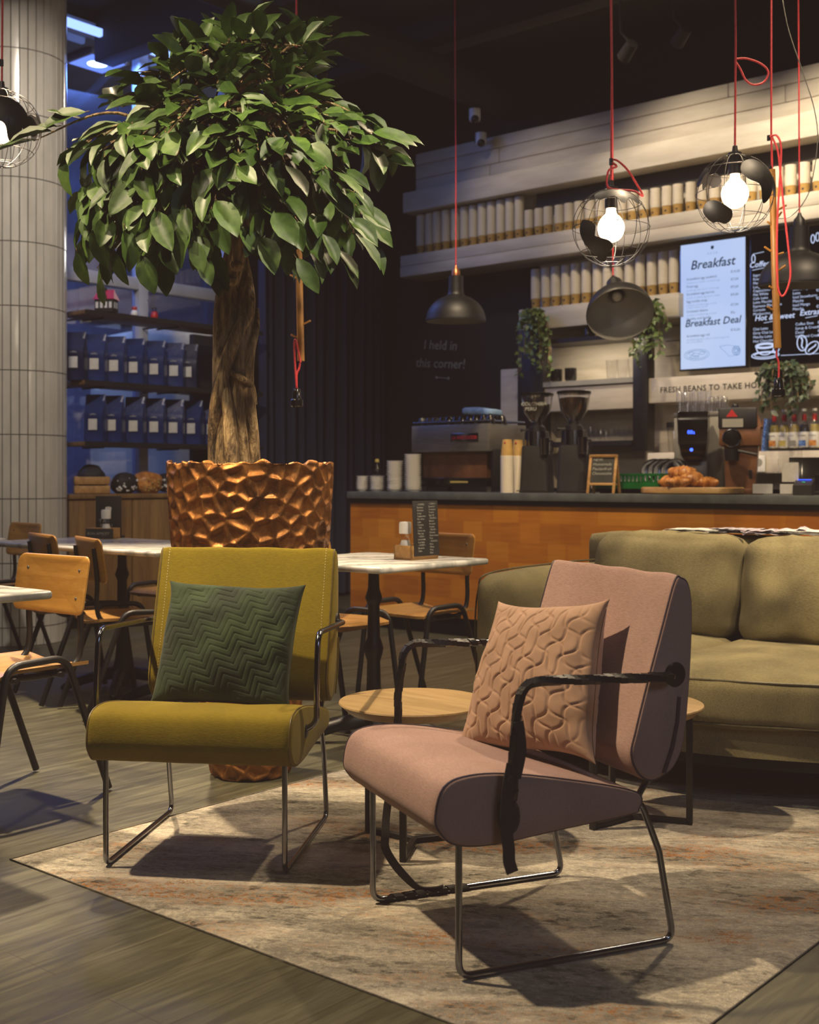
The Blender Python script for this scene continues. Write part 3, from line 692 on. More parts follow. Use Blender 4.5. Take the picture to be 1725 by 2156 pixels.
for (x, y, dy) in cl:
    e = tl(x, y, dy)
    top = y < 215 and 320 < x < 720
    base = tl(494 + (x - 494) * .12, 190 if top else 330 + 60 * rnd.random(), .02 + dy * .2)
    mid = base.lerp(e, .55) + Vec((0, 0, .06 if top else .13))
    path = spline([base, mid, e], 8); n = len(path)
    tw.tube(path, [.008 * (1 - i / n) + .0018 for i in range(n)], 5)
    out = (e - hub); out.z *= .6; out = out.normalized()
    nl = 5 if x < 120 or y > 500 else rnd.choice((4, 5, 5, 6))
    for i in range(nl):
        t = 1 - i * .085; p = path[min(n - 1, int(t * (n - 1)))] + Vec((rnd.gauss(0, .012), rnd.gauss(0, .012), rnd.gauss(0, .012)))
        ang = i * 2.4 + rnd.uniform(-.5, .5); lat = Vec((cos(ang), sin(ang), 0))
        if top: ax = out * .5 + lat * .65 + Vec((0, 0, rnd.uniform(-.35, .6)))
        else:
            low = max(0, min(1, (y - 250) / 250))
            ax = out * (.7 - .35 * low) + lat * .6 + Vec((0, 0, rnd.uniform(-.75, .0) - .85 * low))
        if x < 120: ax = Vec((-1, -.1, .05 + rnd.uniform(-.4, .2)))
        up = Vec((0, -.55, .75)) + out * .45 + Vec((rnd.gauss(0, .3), rnd.gauss(0, .3), rnd.gauss(0, .2)))
        L = rnd.uniform(.105, .165) * (.92 if top else 1); W = L * rnd.uniform(.43, .55)
        st = p + ax.normalized() * .018
        tw.tube([p, st], .0016, 4)
        add_leaf(st, ax, up, L, W, rnd.uniform(.1, .38), rnd.uniform(-.05, .32))
leaf.build('foliage', X['leaf'], tree, 0)
tw.build('branches', X['bark'], tree, 0)
# ---------------------------------------------------------------- room shell
CEIL = 4.75; XL, XR, YF, YB = -7.98, 3.2, -2.6, 8.75
struct(MB().span((XL - .1, YF, -.05), (XR, YB, 0)).build('floor', X['floor']))
struct(MB().span((XL, YF, CEIL), (XR, YB, CEIL + .1)).build('ceiling', X['ceil']))
struct(MB().span((XL, YB, 0), (XR, YB + .12, CEIL)).build('wall_back', X['darkwall']))
struct(MB().span((XR, YF, 0), (XR + .1, YB, CEIL)).build('wall_right', X['plain']))
struct(MB().span((XL, YF - .1, 0), (XR, YF, CEIL)).build('wall_front', X['plain']))
w = MB(); w.span((XL - .12, YF, 4.62), (XL, YB, CEIL)); w.span((XL - .12, YF, 0), (XL, YB, .35)); w.span((XL - .12, 7.0, .35), (XL, YB, 4.62)); w.span((XL - .12, YF, .35), (XL, 1.2, 4.62))
struct(w.build('wall_left', X['darkwall']))
for k, (y0, z0) in enumerate(((5.6, 4.35), (7.4, 4.5), (3.4, 4.4), (1.2, 4.4))):      # dark beams and ducts under the ceiling
    struct(MB().span((XL, y0, z0), (XR, y0 + .18, CEIL), bev=.01).build('trim_%d' % (10 + k), X['ceil']))
b = MB(); b.tube([(-6.2, YF, 4.42), (-6.2, YB, 4.42)], .16, 20); struct(b.build('trim_14', X['ceil']))
# window: frame, mullions, rail, pane, and what stands beyond it
wf = MB(); y0, y1 = 1.2, 7.0
for y in (5.26, 6.06, y0 + .04, y1 - .04, 3.2): wf.span((XL - .07, y - .045, .35), (XL + .03, y + .045, 4.62), bev=.006)
for z in (4.60, 2.66, .4): wf.span((XL - .06, y0, z - .05), (XL + .025, y1, z + .05), bev=.006)
win = struct(wf.build('window_1', X['frame']))
pn = MB(); pn.span((XL - .03, y0, .4), (XL - .024, y1, 4.58)); pn.build('pane', X['pane'], win)
struct(MB().span((-24, -4, -.06), (XL - .12, 20, -.02)).build('ground_outside', X['asphalt']))
fb = MB(); fb.span((-15.2, 2, 0), (-15, 18, 7)); 
for i in range(6): fb.span((-15, 3 + 2.4 * i, .3), (-14.9, 4.3 + 2.4 * i, 2.5)); fb.span((-15, 3 + 2.4 * i, 3.4), (-14.9, 4.3 + 2.4 * i, 5.4))
struct(fb.build('wall_outside', X['facade']))
struct(MB().span((-13.5, 3, 5.35), (XL - .3, 12, 5.5)).build('roof_canopy', X['facade']))
p = at(205, 122, z=5.35); t = thing('canopy_light', 'square bluish spotlight under the canopy outside the window', 'light', (p.x, p.y, 5.35))
MB().box((0, 0, -.03), (.46, .46, .06), bev=.01).build('housing', X['frame'], t); MB().lathe([(.001, -.064), (.10, -.064), (.105, -.058), (.001, -.058)], 20).build('lamp', X['spot'], t); MB().span((-.2, -.2, -.063), (.2, .2, -.0605)).build('diffuser', glow('blue_diffuser', '#7f9cff', 1.6), t)
# pale van outside
p = at(395, 660, x=-10.2); v = thing('parked_van', 'cream van with dark side glass parked outside the window', 'vehicle', (-10.6, p.y + 1.6, -.02))
mb = MB(); softbox(mb, (0, 0, 1.62), (1.7, 4.2, 2.25), .28, cuts=10); mb.build('body', X['cream'], v, 0)
mb = MB(); softbox(mb, (.86, -.1, 2.0), (.02, 3.2, .55), .009, cuts=4); mb.build('side_window', X['blackgl'], v)
for y in (-1.3, 1.3):
    for x in (-.72, .72): MB().lathe([(.02, -.1), (.3, -.1), (.35, -.06), (.35, .06), (.3, .1), (.02, .1)], 24, mat=T(x, y, .35) @ Ry(pi / 2)).build('wheel', X['blackmt'], v)

# dark door, curtain
d = MB(); d.span((XL, 6.55, 0), (XL + .06, 6.98, 2.3), bev=.006); dr = struct(d.build('door_1', X['darkwall']))
h = MB(); h.tube(fillet([(XL + .06, 6.72, 1.0), (XL + .11, 6.72, 1.0), (XL + .11, 6.72, 1.25), (XL + .06, 6.72, 1.25)], .02), .011, 8); h.build('door_handle', X['steel'], dr)
cu = MB(); n = 150
def cur(a, b):
    y = 7.02 + 1.64 * a; f = .055 * sin(a * 2 * pi * 13) + .02 * sin(a * 2 * pi * 5 + 1)
    return (-7.66 + f * (1 + .15 * sin(b * 3 + a * 9)), y + .012 * sin(b * 4 + a * 20), .03 + 4.5 * b)
cu.grid(n * 2, 14, cur)
tag(cu.build('curtain', X['curtain'], None, 0), 'dark navy floor-length curtain hanging in deep folds beside the bar', 'curtain')
# ---------------------------------------------------------------- tiled round pillar
pc = Vec((-7.2, 4.44, 0)); PR = .325; pl = MB(); nt = 38
pl.lathe([(PR - .006, 0), (PR - .006, CEIL)], 76, mi=1)
zj = [0.0, .12, .535, .95, 1.365, 1.78, 2.195, 2.61, 3.025, 3.44, 3.855, 4.27, CEIL]
for z0, z1 in zip(zj, zj[1:]):
    for i in range(nt):
        a0 = 2 * pi * (i + .045) / nt; a1 = 2 * pi * (i + .955) / nt; r = PR; rs = []
        for k, (a, q) in enumerate(((a0, -.006), (a0 + .006, 0), ((a0 + a1) / 2, 0), (a1 - .006, 0), (a1, -.006))):
            rs.append([((r + q) * cos(a), (r + q) * sin(a), z) for z in (z0 + .003, z1 - .003)])
        pl.rings(rs, 0, False)
struct(place(pl.build('pillar', [X['tilew'], X['grout']], None, 30), pc))

# ---------------------------------------------------------------- school chairs
def school_chair(label, loc, rz, group=None):
    """faces local -y; origin midway between the feet on the floor"""
    t = thing('school_chair', label, 'chair', loc, rz, group)
    # seat
    def seat(a, b, o):
        x = (a - .5) * .385; y = -.20 + .385 * b
        z = .447 - .022 * (1 - (2 * a - 1) ** 2) * min(1, b * 2.2) - .05 * max(0, .16 - b) ** 1.0 * 2 + .004
        e = .02 * max(0, abs(2 * a - 1) - .85) / .15; y += e * (1 - 2 * b)
        return (x, y, z + o)
    mb = MB(); mb.grid(18, 18, lambda a, b: seat(a, b, .006)); mb.grid(18, 18, lambda a, b: seat(a, b, -.006))
    m = 18; b = 18 * 18; ed = [i * m for i in range(m)] + [(m - 1) * m + j for j in range(1, m)] + [i * m + m - 1 for i in range(m - 2, -1, -1)] + [j for j in range(m - 2, 0, -1)]
    mb.f += [(ed[i], ed[(i + 1) % len(ed)], b + ed[(i + 1) % len(ed)], b + ed[i]) for i in range(len(ed))]; mb.m += [0] * len(ed); mb.sm += [True] * len(ed)
    mb.build('seat', X['plyv'], t, 50)
    # backrest: curved ply with round corners
    def outline():
        w, h, r = .205, .1, .032; pts = []
        for cx, cz, a0 in ((w - r, h - r, 0), (-w + r, h - r, 90), (-w + r, -h + r, 180), (w - r, -h + r, 270)):
            for k in range(6): a = rad(a0 + 18 * k); pts.append((cx + r * cos(a), cz + r * sin(a)))
        return pts
    def bk(x, z, o): return (x, .170 + .16 * z - .55 * x * x + o, .712 + z)
    ol = outline(); bb = MB(); rs = []
    for s in (.02, .2, .4, .6, .8, .97): rs.append([bk(x * s, z * s, -.006) for x, z in ol])
    rs.append([bk(x, z, -.003) for x, z in ol]); rs.append([bk(x, z, .003) for x, z in ol])
    for s in (.97, .8, .6, .4, .2, .02): rs.append([bk(x * s, z * s, .006) for x, z in ol])
    bb.rings(rs); br = bb.build('backrest', X['ply'], t, 50)
    for sx in (-1, 1):
        for z in (-.045, .05): MB().sphere(bk(sx * .15, z, -.007), .006, 8, 6, sc=(1, .5, 1)).build('screw', X['steel'], br)
    for sx in (-1, 1):
        x = sx * .212
        lp = fillet([(x * .98, -.235, .01), (x, -.165, .475), (x, .06, .482), (x * 1.0, .235, .01)], .055, 6)
        MB().tube(lp, .0125, 10).build('leg_frame', X['black'], t)
        xs = sx * .15
        up = spline([(xs, -.15, .425), (xs, .0, .42), (xs, .10, .425), (xs, .15, .455), (xs, .165, .52), (xs, .163, .62), (xs, .178, .77)], 6)
        MB().tube(up, .011, 10).build('back_post', X['black'], t)
    cb = MB()
    for y in (-.13, .045): cb.tube([(-.212, y, .425), (.212, y, .425)], .010, 8)
    cb.build('cross_bars', X['black'], t)
    return t
ROT = {'-y': 0, '+y': pi, '+x': pi / 2, '-x': -pi / 2}
ch = school_chair('beech school chair in the left foreground tucked behind the cropped marble table', (-3.69, 2.265, 0), rad(2))
G = 'beech school chairs around the marble tables'; ch['group'] = G
dup(ch, 'beech school chair between the long marble table and bar front, facing the camera', (-3.72, 4.49, 0), rad(-5), G)
dup(ch, 'beech school chair side-on between planter and marble table, mostly behind the yellow chair', (-3.72, 3.86, 0), pi / 2 + rad(8), G)
dup(ch, 'beech school chair with its back turned, nearest the copper planter on the left', (-4.62, 3.40, 0), pi - rad(19), G)
dup(ch, 'beech school chair with its back turned, beside the tiled pillar', (-5.12, 3.48, 0), pi - rad(15), G)
dup(ch, 'beech school chair on the far side of the long marble table, only its seat showing', (-5.42, 4.36, 0), rad(3), G)
dup(ch, 'darkest beech school chair in front of the tiled pillar, farthest left', (-6.55, 3.93, 0), rad(-6), G)

# ---------------------------------------------------------------- marble tables
def bistro(label, c, sx, sy, legs):
    t = thing('marble_table', label, 'table', c, 0, 'marble bistro tables')
    MB().box((0, 0, .737), (sx, sy, .026), bev=.011, seg=4).build('table_top', X['marble'], t, 60)
    for lx in legs:
        q = MB(); q.lathe([(.045, .02), (.05, .10), (.036, .16), (.03, .22), (.027, .33), (.036, .36), (.04, .385), (.034, .41), (.026, .43), (.024, .56), (.03, .575), (.036, .59), (.03, .61), (.024, .63), (.022, .7), (.06, .72), (.06, .724)], 18, (lx, 0, 0)); q.build('pedestal', X['iron'], t)
        f = MB()
        for k in range(4):
            a = pi / 4 + k * pi / 2; f.tube(spline([(lx + cos(a) * .02, sin(a) * .02, .09), (lx + cos(a) * .12, sin(a) * .12, .075), (lx + cos(a) * .24, sin(a) * .24, .04), (lx + cos(a) * .29, sin(a) * .29, .014)], 5), [.032] * 6 + [.026] * 5 + [.02] * 5, 10)
            f.sphere((lx + cos(a) * .29, sin(a) * .29, .016), .02, 10, 6, sc=(1, 1, .75))
        f.build('cast_foot', X['iron'], t)
    return t
bistro('square marble bistro table with condiment box in front of the bar', (-3.305, 3.68, 0), .68, .68, (0,))
bistro('long marble table behind the copper planter by the wooden cabinet', (-5.1, 3.75, 0), 1.45, .7, (0, .5))
bistro('marble table cut off by the left edge in the foreground', (-3.45, 1.685, 0), .7, .7, (0,))
bistro('marble table beside the tiled pillar at the far left edge', (-6.42, 3.3, 0), .74, .74, (0,))
# condiment boxes
def condiment(label, c, rz, front):
    t = thing('condiment_box', label, 'condiment box', c, rz)
    q = MB(); w, d, h = .16, .10, .058
    q.span((-w / 2, -d / 2, 0), (w / 2, d / 2, .008)); q.span((-w / 2, -d / 2, 0), (w / 2, -d / 2 + .009, h), bev=.0015); q.span((-w / 2, d / 2 - .009, 0), (w / 2, d / 2, h), bev=.0015)
    q.span((-w / 2, -d / 2, 0), (-w / 2 + .009, d / 2, h), bev=.0015); q.span((w / 2 - .009, -d / 2, 0), (w / 2, d / 2, h), bev=.0015)
    q.build('tray', X['crate'], t)
    if front:
        f = MB(); f.span((-w / 2 + .002, -d / 2 - .003, .003), (w / 2 - .002, -d / 2 - .0005, h - .002)); o = f.build('front_board', X['slate'], t)
        text('lettering', 'BON APPETIT', .021, X['chalk'], o, T(-.068, -d / 2 - .0045, .022) @ Rx(pi / 2))
    return t
BZ = .751
cb = condiment('pale wooden condiment box on the square marble table', (-3.165, 3.785, BZ), pi / 2 - rad(4), False)
mc = thing('menu_card', 'tall black menu card standing in the box on the square marble table', 'menu card', (-3.118, 3.79, BZ + .009), pi / 2 - rad(4))
m = MB(); m.box((0, 0, 0), (.148, .004, .225), mat=T(0, 0, .118) @ Rx(rad(-3)), bev=.001); m.build('card', X['ink'], mc)
lines = ['Espresso', 'Ristretto', 'Lungo', 'Cappuccino', 'Flat white', 'Latte', 'Cortado', '- TEA -', 'Green tea', 'Mint tea', '- COLD -', 'Lemonade', 'Iced latte', '- SWEET -', 'Brownie', 'Cake']
text('lettering', '- COFFEE -\n' + '\n'.join(lines), .0105, X['chalk'], mc, T(-.060, -.0065, .212) @ Rx(pi / 2 - rad(3)), ls=1.12)
text('lettering', '- LUNCH -\n' + '\n'.join(['Sandwich', 'Croissant', 'Toastie', 'Egg roll', '- BAGELS -', 'Salmon', 'Avocado', 'Cheese', '- SALAD -', 'Chicken', 'Goat cheese', 'Tuna', '- SNACKS -', 'Nuts', 'Olives', 'Fries', 'Dips']), .0105, X['chalk'], mc, T(.008, -.0065, .215) @ Rx(pi / 2 - rad(3)), ls=1.12)
def shaker(label, c, s=1):
    t = thing('sugar_shaker', label, 'shaker', c)
    MB().lathe([(.003, .001), (.03 * s, .001), (.032 * s, .006), (.031 * s, .03 * s), (.018 * s, .075 * s), (.016 * s, .10 * s)], 20).build('jar', X['glass'], t)
    MB().lathe([(.003, .003), (.027 * s, .003), (.028 * s, .03 * s), (.016 * s, .068 * s), (.003, .07 * s)], 18).build('sugar', X['whitec'], t)
    MB().lathe([(.019 * s, .095 * s), (.025 * s, .096 * s), (.026 * s, .135 * s), (.023 * s, .143 * s), (.003, .145 * s)], 20).build('lid', X['whitec'], t); return t
shaker('glass shaker with white lid in the box on the square marble table', (-3.19, 3.745, BZ + .009), 1.0)
p = at(217, 1134, z=.75)
condiment('small condiment box with chalk-lettered front on the long marble table', (p.x, p.y, BZ), rad(32), True)
mc = thing('menu_card', 'black menu card with white shield emblem on the long marble table', 'menu card', (p.x - .06, p.y + .08, BZ), rad(32))
m = MB(); m.box((0, 0, .122), (.15, .006, .22), bev=.001); m.box((0, .0, .006), (.17, .06, .012), bev=.002); m.build('card', X['ink'], mc)
e = MB(); e.prism([(-.018, .02), (0, .024), (.018, .02), (.018, 0), (.010, -.014), (0, -.022), (-.010, -.014), (-.018, 0)], 0, .0006, mat=T(0, -.004, .15) @ Rx(pi / 2)); e.build('shield_emblem', X['paperl'], mc)
text('lettering', 'T A\n MENU', .026, X['chalk'], mc, T(-.055, -.0045, .085) @ Rx(pi / 2))
shaker('white-lidded jar in front of the shield menu card on the long table', (p.x + .035, p.y - .005, BZ + .009), 1.05)

# ---------------------------------------------------------------- cabinet by the window
cx0, cx1, cy0, cy1 = XL + .12, -7.36, 4.95, 7.0
cab = thing('cabinet', 'low oak cabinet with plain doors under the window shelves', 'cabinet', ((cx0 + cx1) / 2, (cy0 + cy1) / 2, 0))
def cl_(x, y, z): return (x - (cx0 + cx1) / 2, y - (cy0 + cy1) / 2, z)
q = MB(); q.span(cl_(cx0, cy0, .08), cl_(cx1 - .025, cy1, .94)); q.build('carcass', X['cab'], cab)
q = MB(); q.span(cl_(cx0, cy0 - .01, .935), cl_(cx1 + .012, cy1 + .01, .968), bev=.003); q.build('top_board', X['cab'], cab)
for a, b_ in ((4.955, 5.50), (5.51, 6.24), (6.25, 6.99)): q = MB(); q.span(cl_(cx1 - .022, a, .09), cl_(cx1, b_, .925), bev=.003); q.build('door', X['cab'], cab)
q = MB(); q.span(cl_(cx0, cy0 + .02, 0), cl_(cx1 - .06, cy1, .08)); q.build('plinth', X['blackmt'], cab)
CT = .9685
# crate on the cabinet
p = at(192, 1040, x=-7.58); t = thing('slatted_crate', 'slatted wooden crate with dark bundles on the cabinet', 'crate', (p.x, p.y, CT), rad(-32))
q = MB(); w, d, h = .36, .24, .13
for z in (.033, .098):
    for y in (-d / 2, d / 2): q.box((0, y, z), (w, .012, .055), bev=.002)
    for x in (-w / 2, w / 2): q.box((x, 0, z), (.012, d, .055), bev=.002)
for x in (-w / 2 + .014, 0, w / 2 - .014):
    for y in (-d / 2 + .012, d / 2 - .012): q.box((x, y, h / 2), (.022, .014, h))
q.box((0, 0, .006), (w, d, .01)); q.build('slats', X['crate'], t)
for k, (dx, s) in enumerate(((-.07, 1), (.08, .9))):
    q = MB(); softbox(q, (0, 0, 0), (.15 * s, .17, .18 * s), .05, (.01, .01, .02), 8, None, .012, k * 3)
    v = T(p.x, p.y, CT) @ Rz(rad(-32)) @ Vec((dx, 0, .105)); o = q.build('dark_bundle', X['blackmt'], None, 0); place(o, v, rad(-32))
    tag(o, ('taller' if k == 0 else 'lower') + ' dark bundle inside the slatted crate on the cabinet', 'bag')
# wrapped sweets and orange nets
for k, (px, m, lab, m2) in enumerate(((262, 'ink', 'dark mesh bag of black and white sweets on the cabinet beside the crate', 'whitec'), (312, 'crois', 'orange wrapped snack bag on the cabinet nearest the planter', 'kraft'), (353, 'ink', 'dark wrapped packet on the cabinet touching the planter outline', 'whitec'))):
    p = at(px, 1040, x=-7.56); t = thing('snack_bag', lab, 'snack bag', (p.x, p.y, CT)); q = MB(); q2 = MB()
    softbox(q, (0, 0, .076), (.14, .16 if k != 1 else .19, .11 + .02 * (k == 1)), .04, (.01, .01, .02), 8, None, .016, k); q.build('bag', X[m], t, 0)
    for i in range(26): q2.sphere((.075 + rnd.uniform(-.012, .004), rnd.uniform(-.07, .07), rnd.uniform(.02, .11)), rnd.uniform(.006, .012), 7, 5)
    for i in range(18): q2.sphere((rnd.uniform(-.05, .06), -.082 + rnd.uniform(-.004, .012), rnd.uniform(.02, .11)), rnd.uniform(.006, .012), 7, 5)
    q2.build('wrapped_sweets', X[m2], t)['kind'] = 'stuff'
# shelves in front of the window
SH = []
for k, (z, lab) in enumerate(((2.315, 'topmost wooden window shelf carrying the model house'), (1.80, 'middle wooden window shelf with blue coffee bags'), (1.352, 'lowest wooden window shelf with blue coffee bags'))):
    t = thing('window_shelf', lab, 'shelf', (-7.60, 5.95, z))
    MB().span((-.17, -.80, -.032), (.15, .95, 0), bev=.003).build('plank', X['cab'] if k < 3 else X['cab'], t)
    q = MB(); q.span((.150, -.80, -.034), (.156, .95, .001)); q.build('front_lip', X['black'], t)
    for y in (-.6, .1, .8): q = MB(); q.tube([(-.38, y, -.02), (-.17, y, -.02)], .008, 6); q.tube([(-.17, y, -.04), (.1, y, -.04)], .006, 6); q.build('bracket', X['black'], t)
# coffee bags
def coffee_bag(lab, c, rz, mat, group):
    t = thing('coffee_bag', lab, 'coffee bag', c, rz, group); w, d, h = .150, .10, .355
    def f(a, b):
        z = h * b; e = max(0, (b - .62) / .38); dd = d * (1 - e ** .8) + .004; ww = w * (1 + .02 * e)
        ang = 2 * pi * a; x = cos(ang); y = sin(ang); m = max(abs(x), abs(y)); x, y = x / m, y / m
        k = .86 + .14 * (1 - (b * 2 - .7) ** 2) if b < .62 else .97
        bl = 1 + .05 * sin(b * 9 + a * 12)
        return (x * ww / 2 * (.96 if abs(y) > .9 else 1), y * dd / 2 * k * bl, z)
    q = MB(); q.grid(32, 20, f, cu=True); q.add([(-w / 2, -d * .43, .001), (w / 2, -d * .43, .001), (w / 2, d * .43, .001), (-w / 2, d * .43, .001)], [(0, 1, 2, 3)])
    bg = q.build('pouch', X[mat], t, 50)
    s = MB(); s.box((0, -d * .5 - .006, .13), (.068, .0015, .082), mat=Rz(rad(rnd.uniform(-2, 2)))); s.build('label', X['paperl'], t)
    text('lettering', 'coffee', .018, X['paperl'], t, T(-.026, -d * .5 - .005, .20) @ Rx(pi / 2), sp=1.1)
    g = MB(); g.span((-w / 2 - .0035, -d * .36, .02), (-w / 2 - .002, d * .36, .235)); g.build('side_panel', X['paperl'], t)
    text('lettering', 'beans', .05, X['ink'], t, T(-w / 2 - .0045, d * .1, .19) @ Rz(-pi / 2) @ Rx(pi / 2) @ Rz(-pi / 2))
    return t
first = None
for zi, z, xs, mats, where in ((0, 1.8005, (160, 203, 244, 286, 329, 369, 398), ('navy', 'blue', 'blue', 'blue', 'blue', 'blue', 'navy'), 'middle'), (1, 1.3525, (202, 240, 285, 328, 368, 408, 448), ('blue',) * 7, 'lowest')):
    nm = ('first', 'second', 'third', 'fourth', 'fifth', 'sixth', 'seventh')
    for i, px in enumerate(xs):
        p = at(px, 900, x=-7.555)
        coffee_bag('blue coffee bag with white label, %s from the left on the %s window shelf' % (nm[i], where), (p.x, p.y, z), rad(58) - rad(24 + rnd.uniform(-5, 5)), mats[i], 'blue coffee bags on the window shelves')
# model house and figures
p = at(224, 662, x=-7.5); t = thing('model_house', 'toy house with red roof and white windows on the topmost shelf', 'model house', (p.x, p.y, 2.3155), rad(32))
MB().span((-.072, -.05, 0), (.072, .05, .10), bev=.002).build('walls', X['ink'], t)
q = MB(); q.add([(-.082, -.06, .095), (.082, -.06, .095), (.082, .06, .095), (-.082, .06, .095), (-.06, 0, .17), (.06, 0, .17)], [(0, 1, 5, 4), (2, 3, 4, 5), (1, 2, 5), (3, 0, 4), (0, 3, 2, 1)], smooth=False); q.build('roof', X['red'], t)
q = MB(); q.add([(-.03, -.061, .095), (.03, -.061, .095), (0, -.061, .15), (-.03, 0, .095), (.03, 0, .095), (0, .0, .15)], [(0, 1, 2), (0, 2, 5, 3), (1, 4, 5, 2)], smooth=False); q.build('gable', X['ink'], t)
MB().span((-.02, -.01, .15), (.004, .01, .185)).build('chimney', X['ink'], t)
for i in range(4): q = MB(); x = -.052 + .0345 * i; q.span((x - .010, -.0525, .03), (x + .010, -.05, .075)); q.build('window', X['whitec'], t)
q = MB(); q.span((.0725, -.03, .03), (.074, -.01, .075)); q.span((.0725, .01, .03), (.074, .03, .075)); q.build('window', X['whitec'], t)
for px, lab, m1, m2, hh in ((283, 'small white and red figurine beside the toy house', 'whitec', 'red', .07), (325, 'small dark red figurine with thin stick on the topmost shelf', 'red', 'blue', .085)):
    p = at(px, 668, x=-7.5); t = thing('figurine', lab, 'figurine', (p.x, p.y, 2.3155))
    MB().lathe([(.002, 0), (.026, 0), (.03, .012), (.026, hh * .5), (.017, hh * .66), (.002, hh * .66)], 14).build('torso', X[m1], t); MB().sphere((0, 0, hh * .8), .02, 12, 8).build('head', X[m2], t)
    MB().lathe([(.022, hh * .88), (.02, hh), (.002, hh * 1.02)], 12).build('hat', X['ink'] if px > 300 else X['red'], t)
    if px > 300: MB().tube([(-.01, -.01, hh * .6), (-.045, -.03, hh * 1.75)], .003, 6).build('stick', X['black'], t)
# ---------------------------------------------------------------- bar counter
BX0, BX1, BY0 = -6.05, 1.6, 6.44
bar = thing('bar_counter', 'long bar counter front clad in patchwork orange wood veneer', 'bar counter', (-2.2, 6.8, 0))
def bl(x, y, z): return (x + 2.2, y - 6.8, z)
MB().span(bl(BX0 + .01, BY0 + .03, .13), bl(BX1, BY0 + .06, .905)).build('front_panel', X['veneer'], bar)
q = MB(); q.span(bl(BX0 + .04, BY0 + .12, 0), bl(BX1, 7.15, .13)); q.build('plinth', X['blackmt'], bar)
q = MB(); q.span(bl(BX0 + .02, BY0 + .061, .13), bl(BX1, 7.15, .90)); q.build('carcass', X['blackmt'], bar)
q = MB(); q.span(bl(BX0, BY0 + .015, .905), bl(BX1, 7.2, .936)); q.build('black_strip', X['black'], bar)  # black band set back under the worktop
wt = MB(); wt.span((BX0, BY0, .936), (BX1, 7.22, .987), bev=.003)
tag(wt.build('worktop', X['stone']), 'grey stone worktop running along the top of the bar', 'worktop')
WZ = .9875
# ---------------------------------------------------------------- back wall cladding
def trim(n, a, b, m='white', bev=.006): return struct(MB().span(a, b, bev=bev).build('trim_%d' % n, X[m]))
XW = 1.6
for k, (z0, z1) in enumerate(((3.985, 4.09), (3.855, 3.98), (3.725, 3.85))):
    q = MB(); cuts = [-7.155, (-4.05, -6.2, -6.3)[k], (-1.0, -3.6, -2.2)[k], XW]
    for a, b in zip(cuts, cuts[1:]): q.span((a, 8.55, z0), (b - .006, YB, z1), bev=.004)
    struct(q.build('trim_%d' % (20 + k), X['white']))
trim(23, (-7.22, 8.44, 3.535), (XW, YB, 3.72))
trim(24, (-5.86, 8.62, 3.40), (XW, YB, 3.534), 'plain')  # dark strip paints the shade in the gap under the overhanging board
q = MB(); q.span((-7.22, 8.40, 2.935), (XW, 8.70, 3.030), bev=.005); q.span((-7.22, 8.405, 3.034), (XW, 8.70, 3.132), bev=.005); struct(q.build('trim_25', X['white']))
q = MB(); q.span((-7.2, 8.70, 2.94), (-5.87, YB, 3.55)); q.span((-5.87, 8.70, 1.0), (XW, YB, 3.55)); struct(q.build('trim_26', X['white']))
trim(27, (-5.90, 8.42, 2.336), (-4.40, 8.72, 2.519))
trim(28, (-6.15, 8.5, 1.0), (-5.70, 8.70, 2.03))
trim(29, (-4.66, 8.42, 1.672), (XW, 8.72, 1.868))
trim(30, (-4.66, 8.40, 1.12), (XW, 8.72, 1.282))
q = MB(); q.span((-4.40, 8.60, 1.868), (XW, 8.72, 2.94)); struct(q.build('trim_31', X['white']))
struct(MB().span((-6.05, 8.0, .0), (XW, 8.70, .94)).build('trim_32', X['blackmt']))
for i in range(3): struct(MB().span((-4.66, 8.695, 2.06 + .12 * i), (-4.42, 8.70, 2.066 + .12 * i)).build('trim_%d' % (33 + i), X['plain']))
t = thing('wall_lettering', 'black lettering FRESH BEANS TO TAKE HOME on the white board under the menus', 'sign', (-4.56, 8.418, 1.75))
text('lettering', 'FRESH BEANS TO TAKE HOME...   5 for 4!', .062, X['ink'], t, Rx(pi / 2), sp=1.06, off=.0009)
# chalk writing on the dark wall
p = at(927, 745, y=8.745); t = thing('chalk_writing', 'chalk handwriting on the black wall under the left pendant lamp', 'wall writing', (p.x, 8.742, p.z))
text('lettering', 'I held in', .125, X['chalk'], t, T(0, 0, .04) @ Rz(0) @ Rx(pi / 2) @ Rz(rad(-6)), 'CENTER', .05)
text('lettering', 'this corner!', .125, X['chalk'], t, T(0, 0, -.13) @ Rx(pi / 2) @ Rz(rad(-5)), 'CENTER', .05)
q = MB(); q.tube([(-.04, 0, -.22), (.10, 0, -.235)], .004, 5); q.sphere((-.04, 0, -.22), .014, 8, 6, sc=(1, .2, 1)); q.sphere((.1, 0, -.235), .014, 8, 6, sc=(1, .2, 1)); q.build('underline', X['chalk'], t)

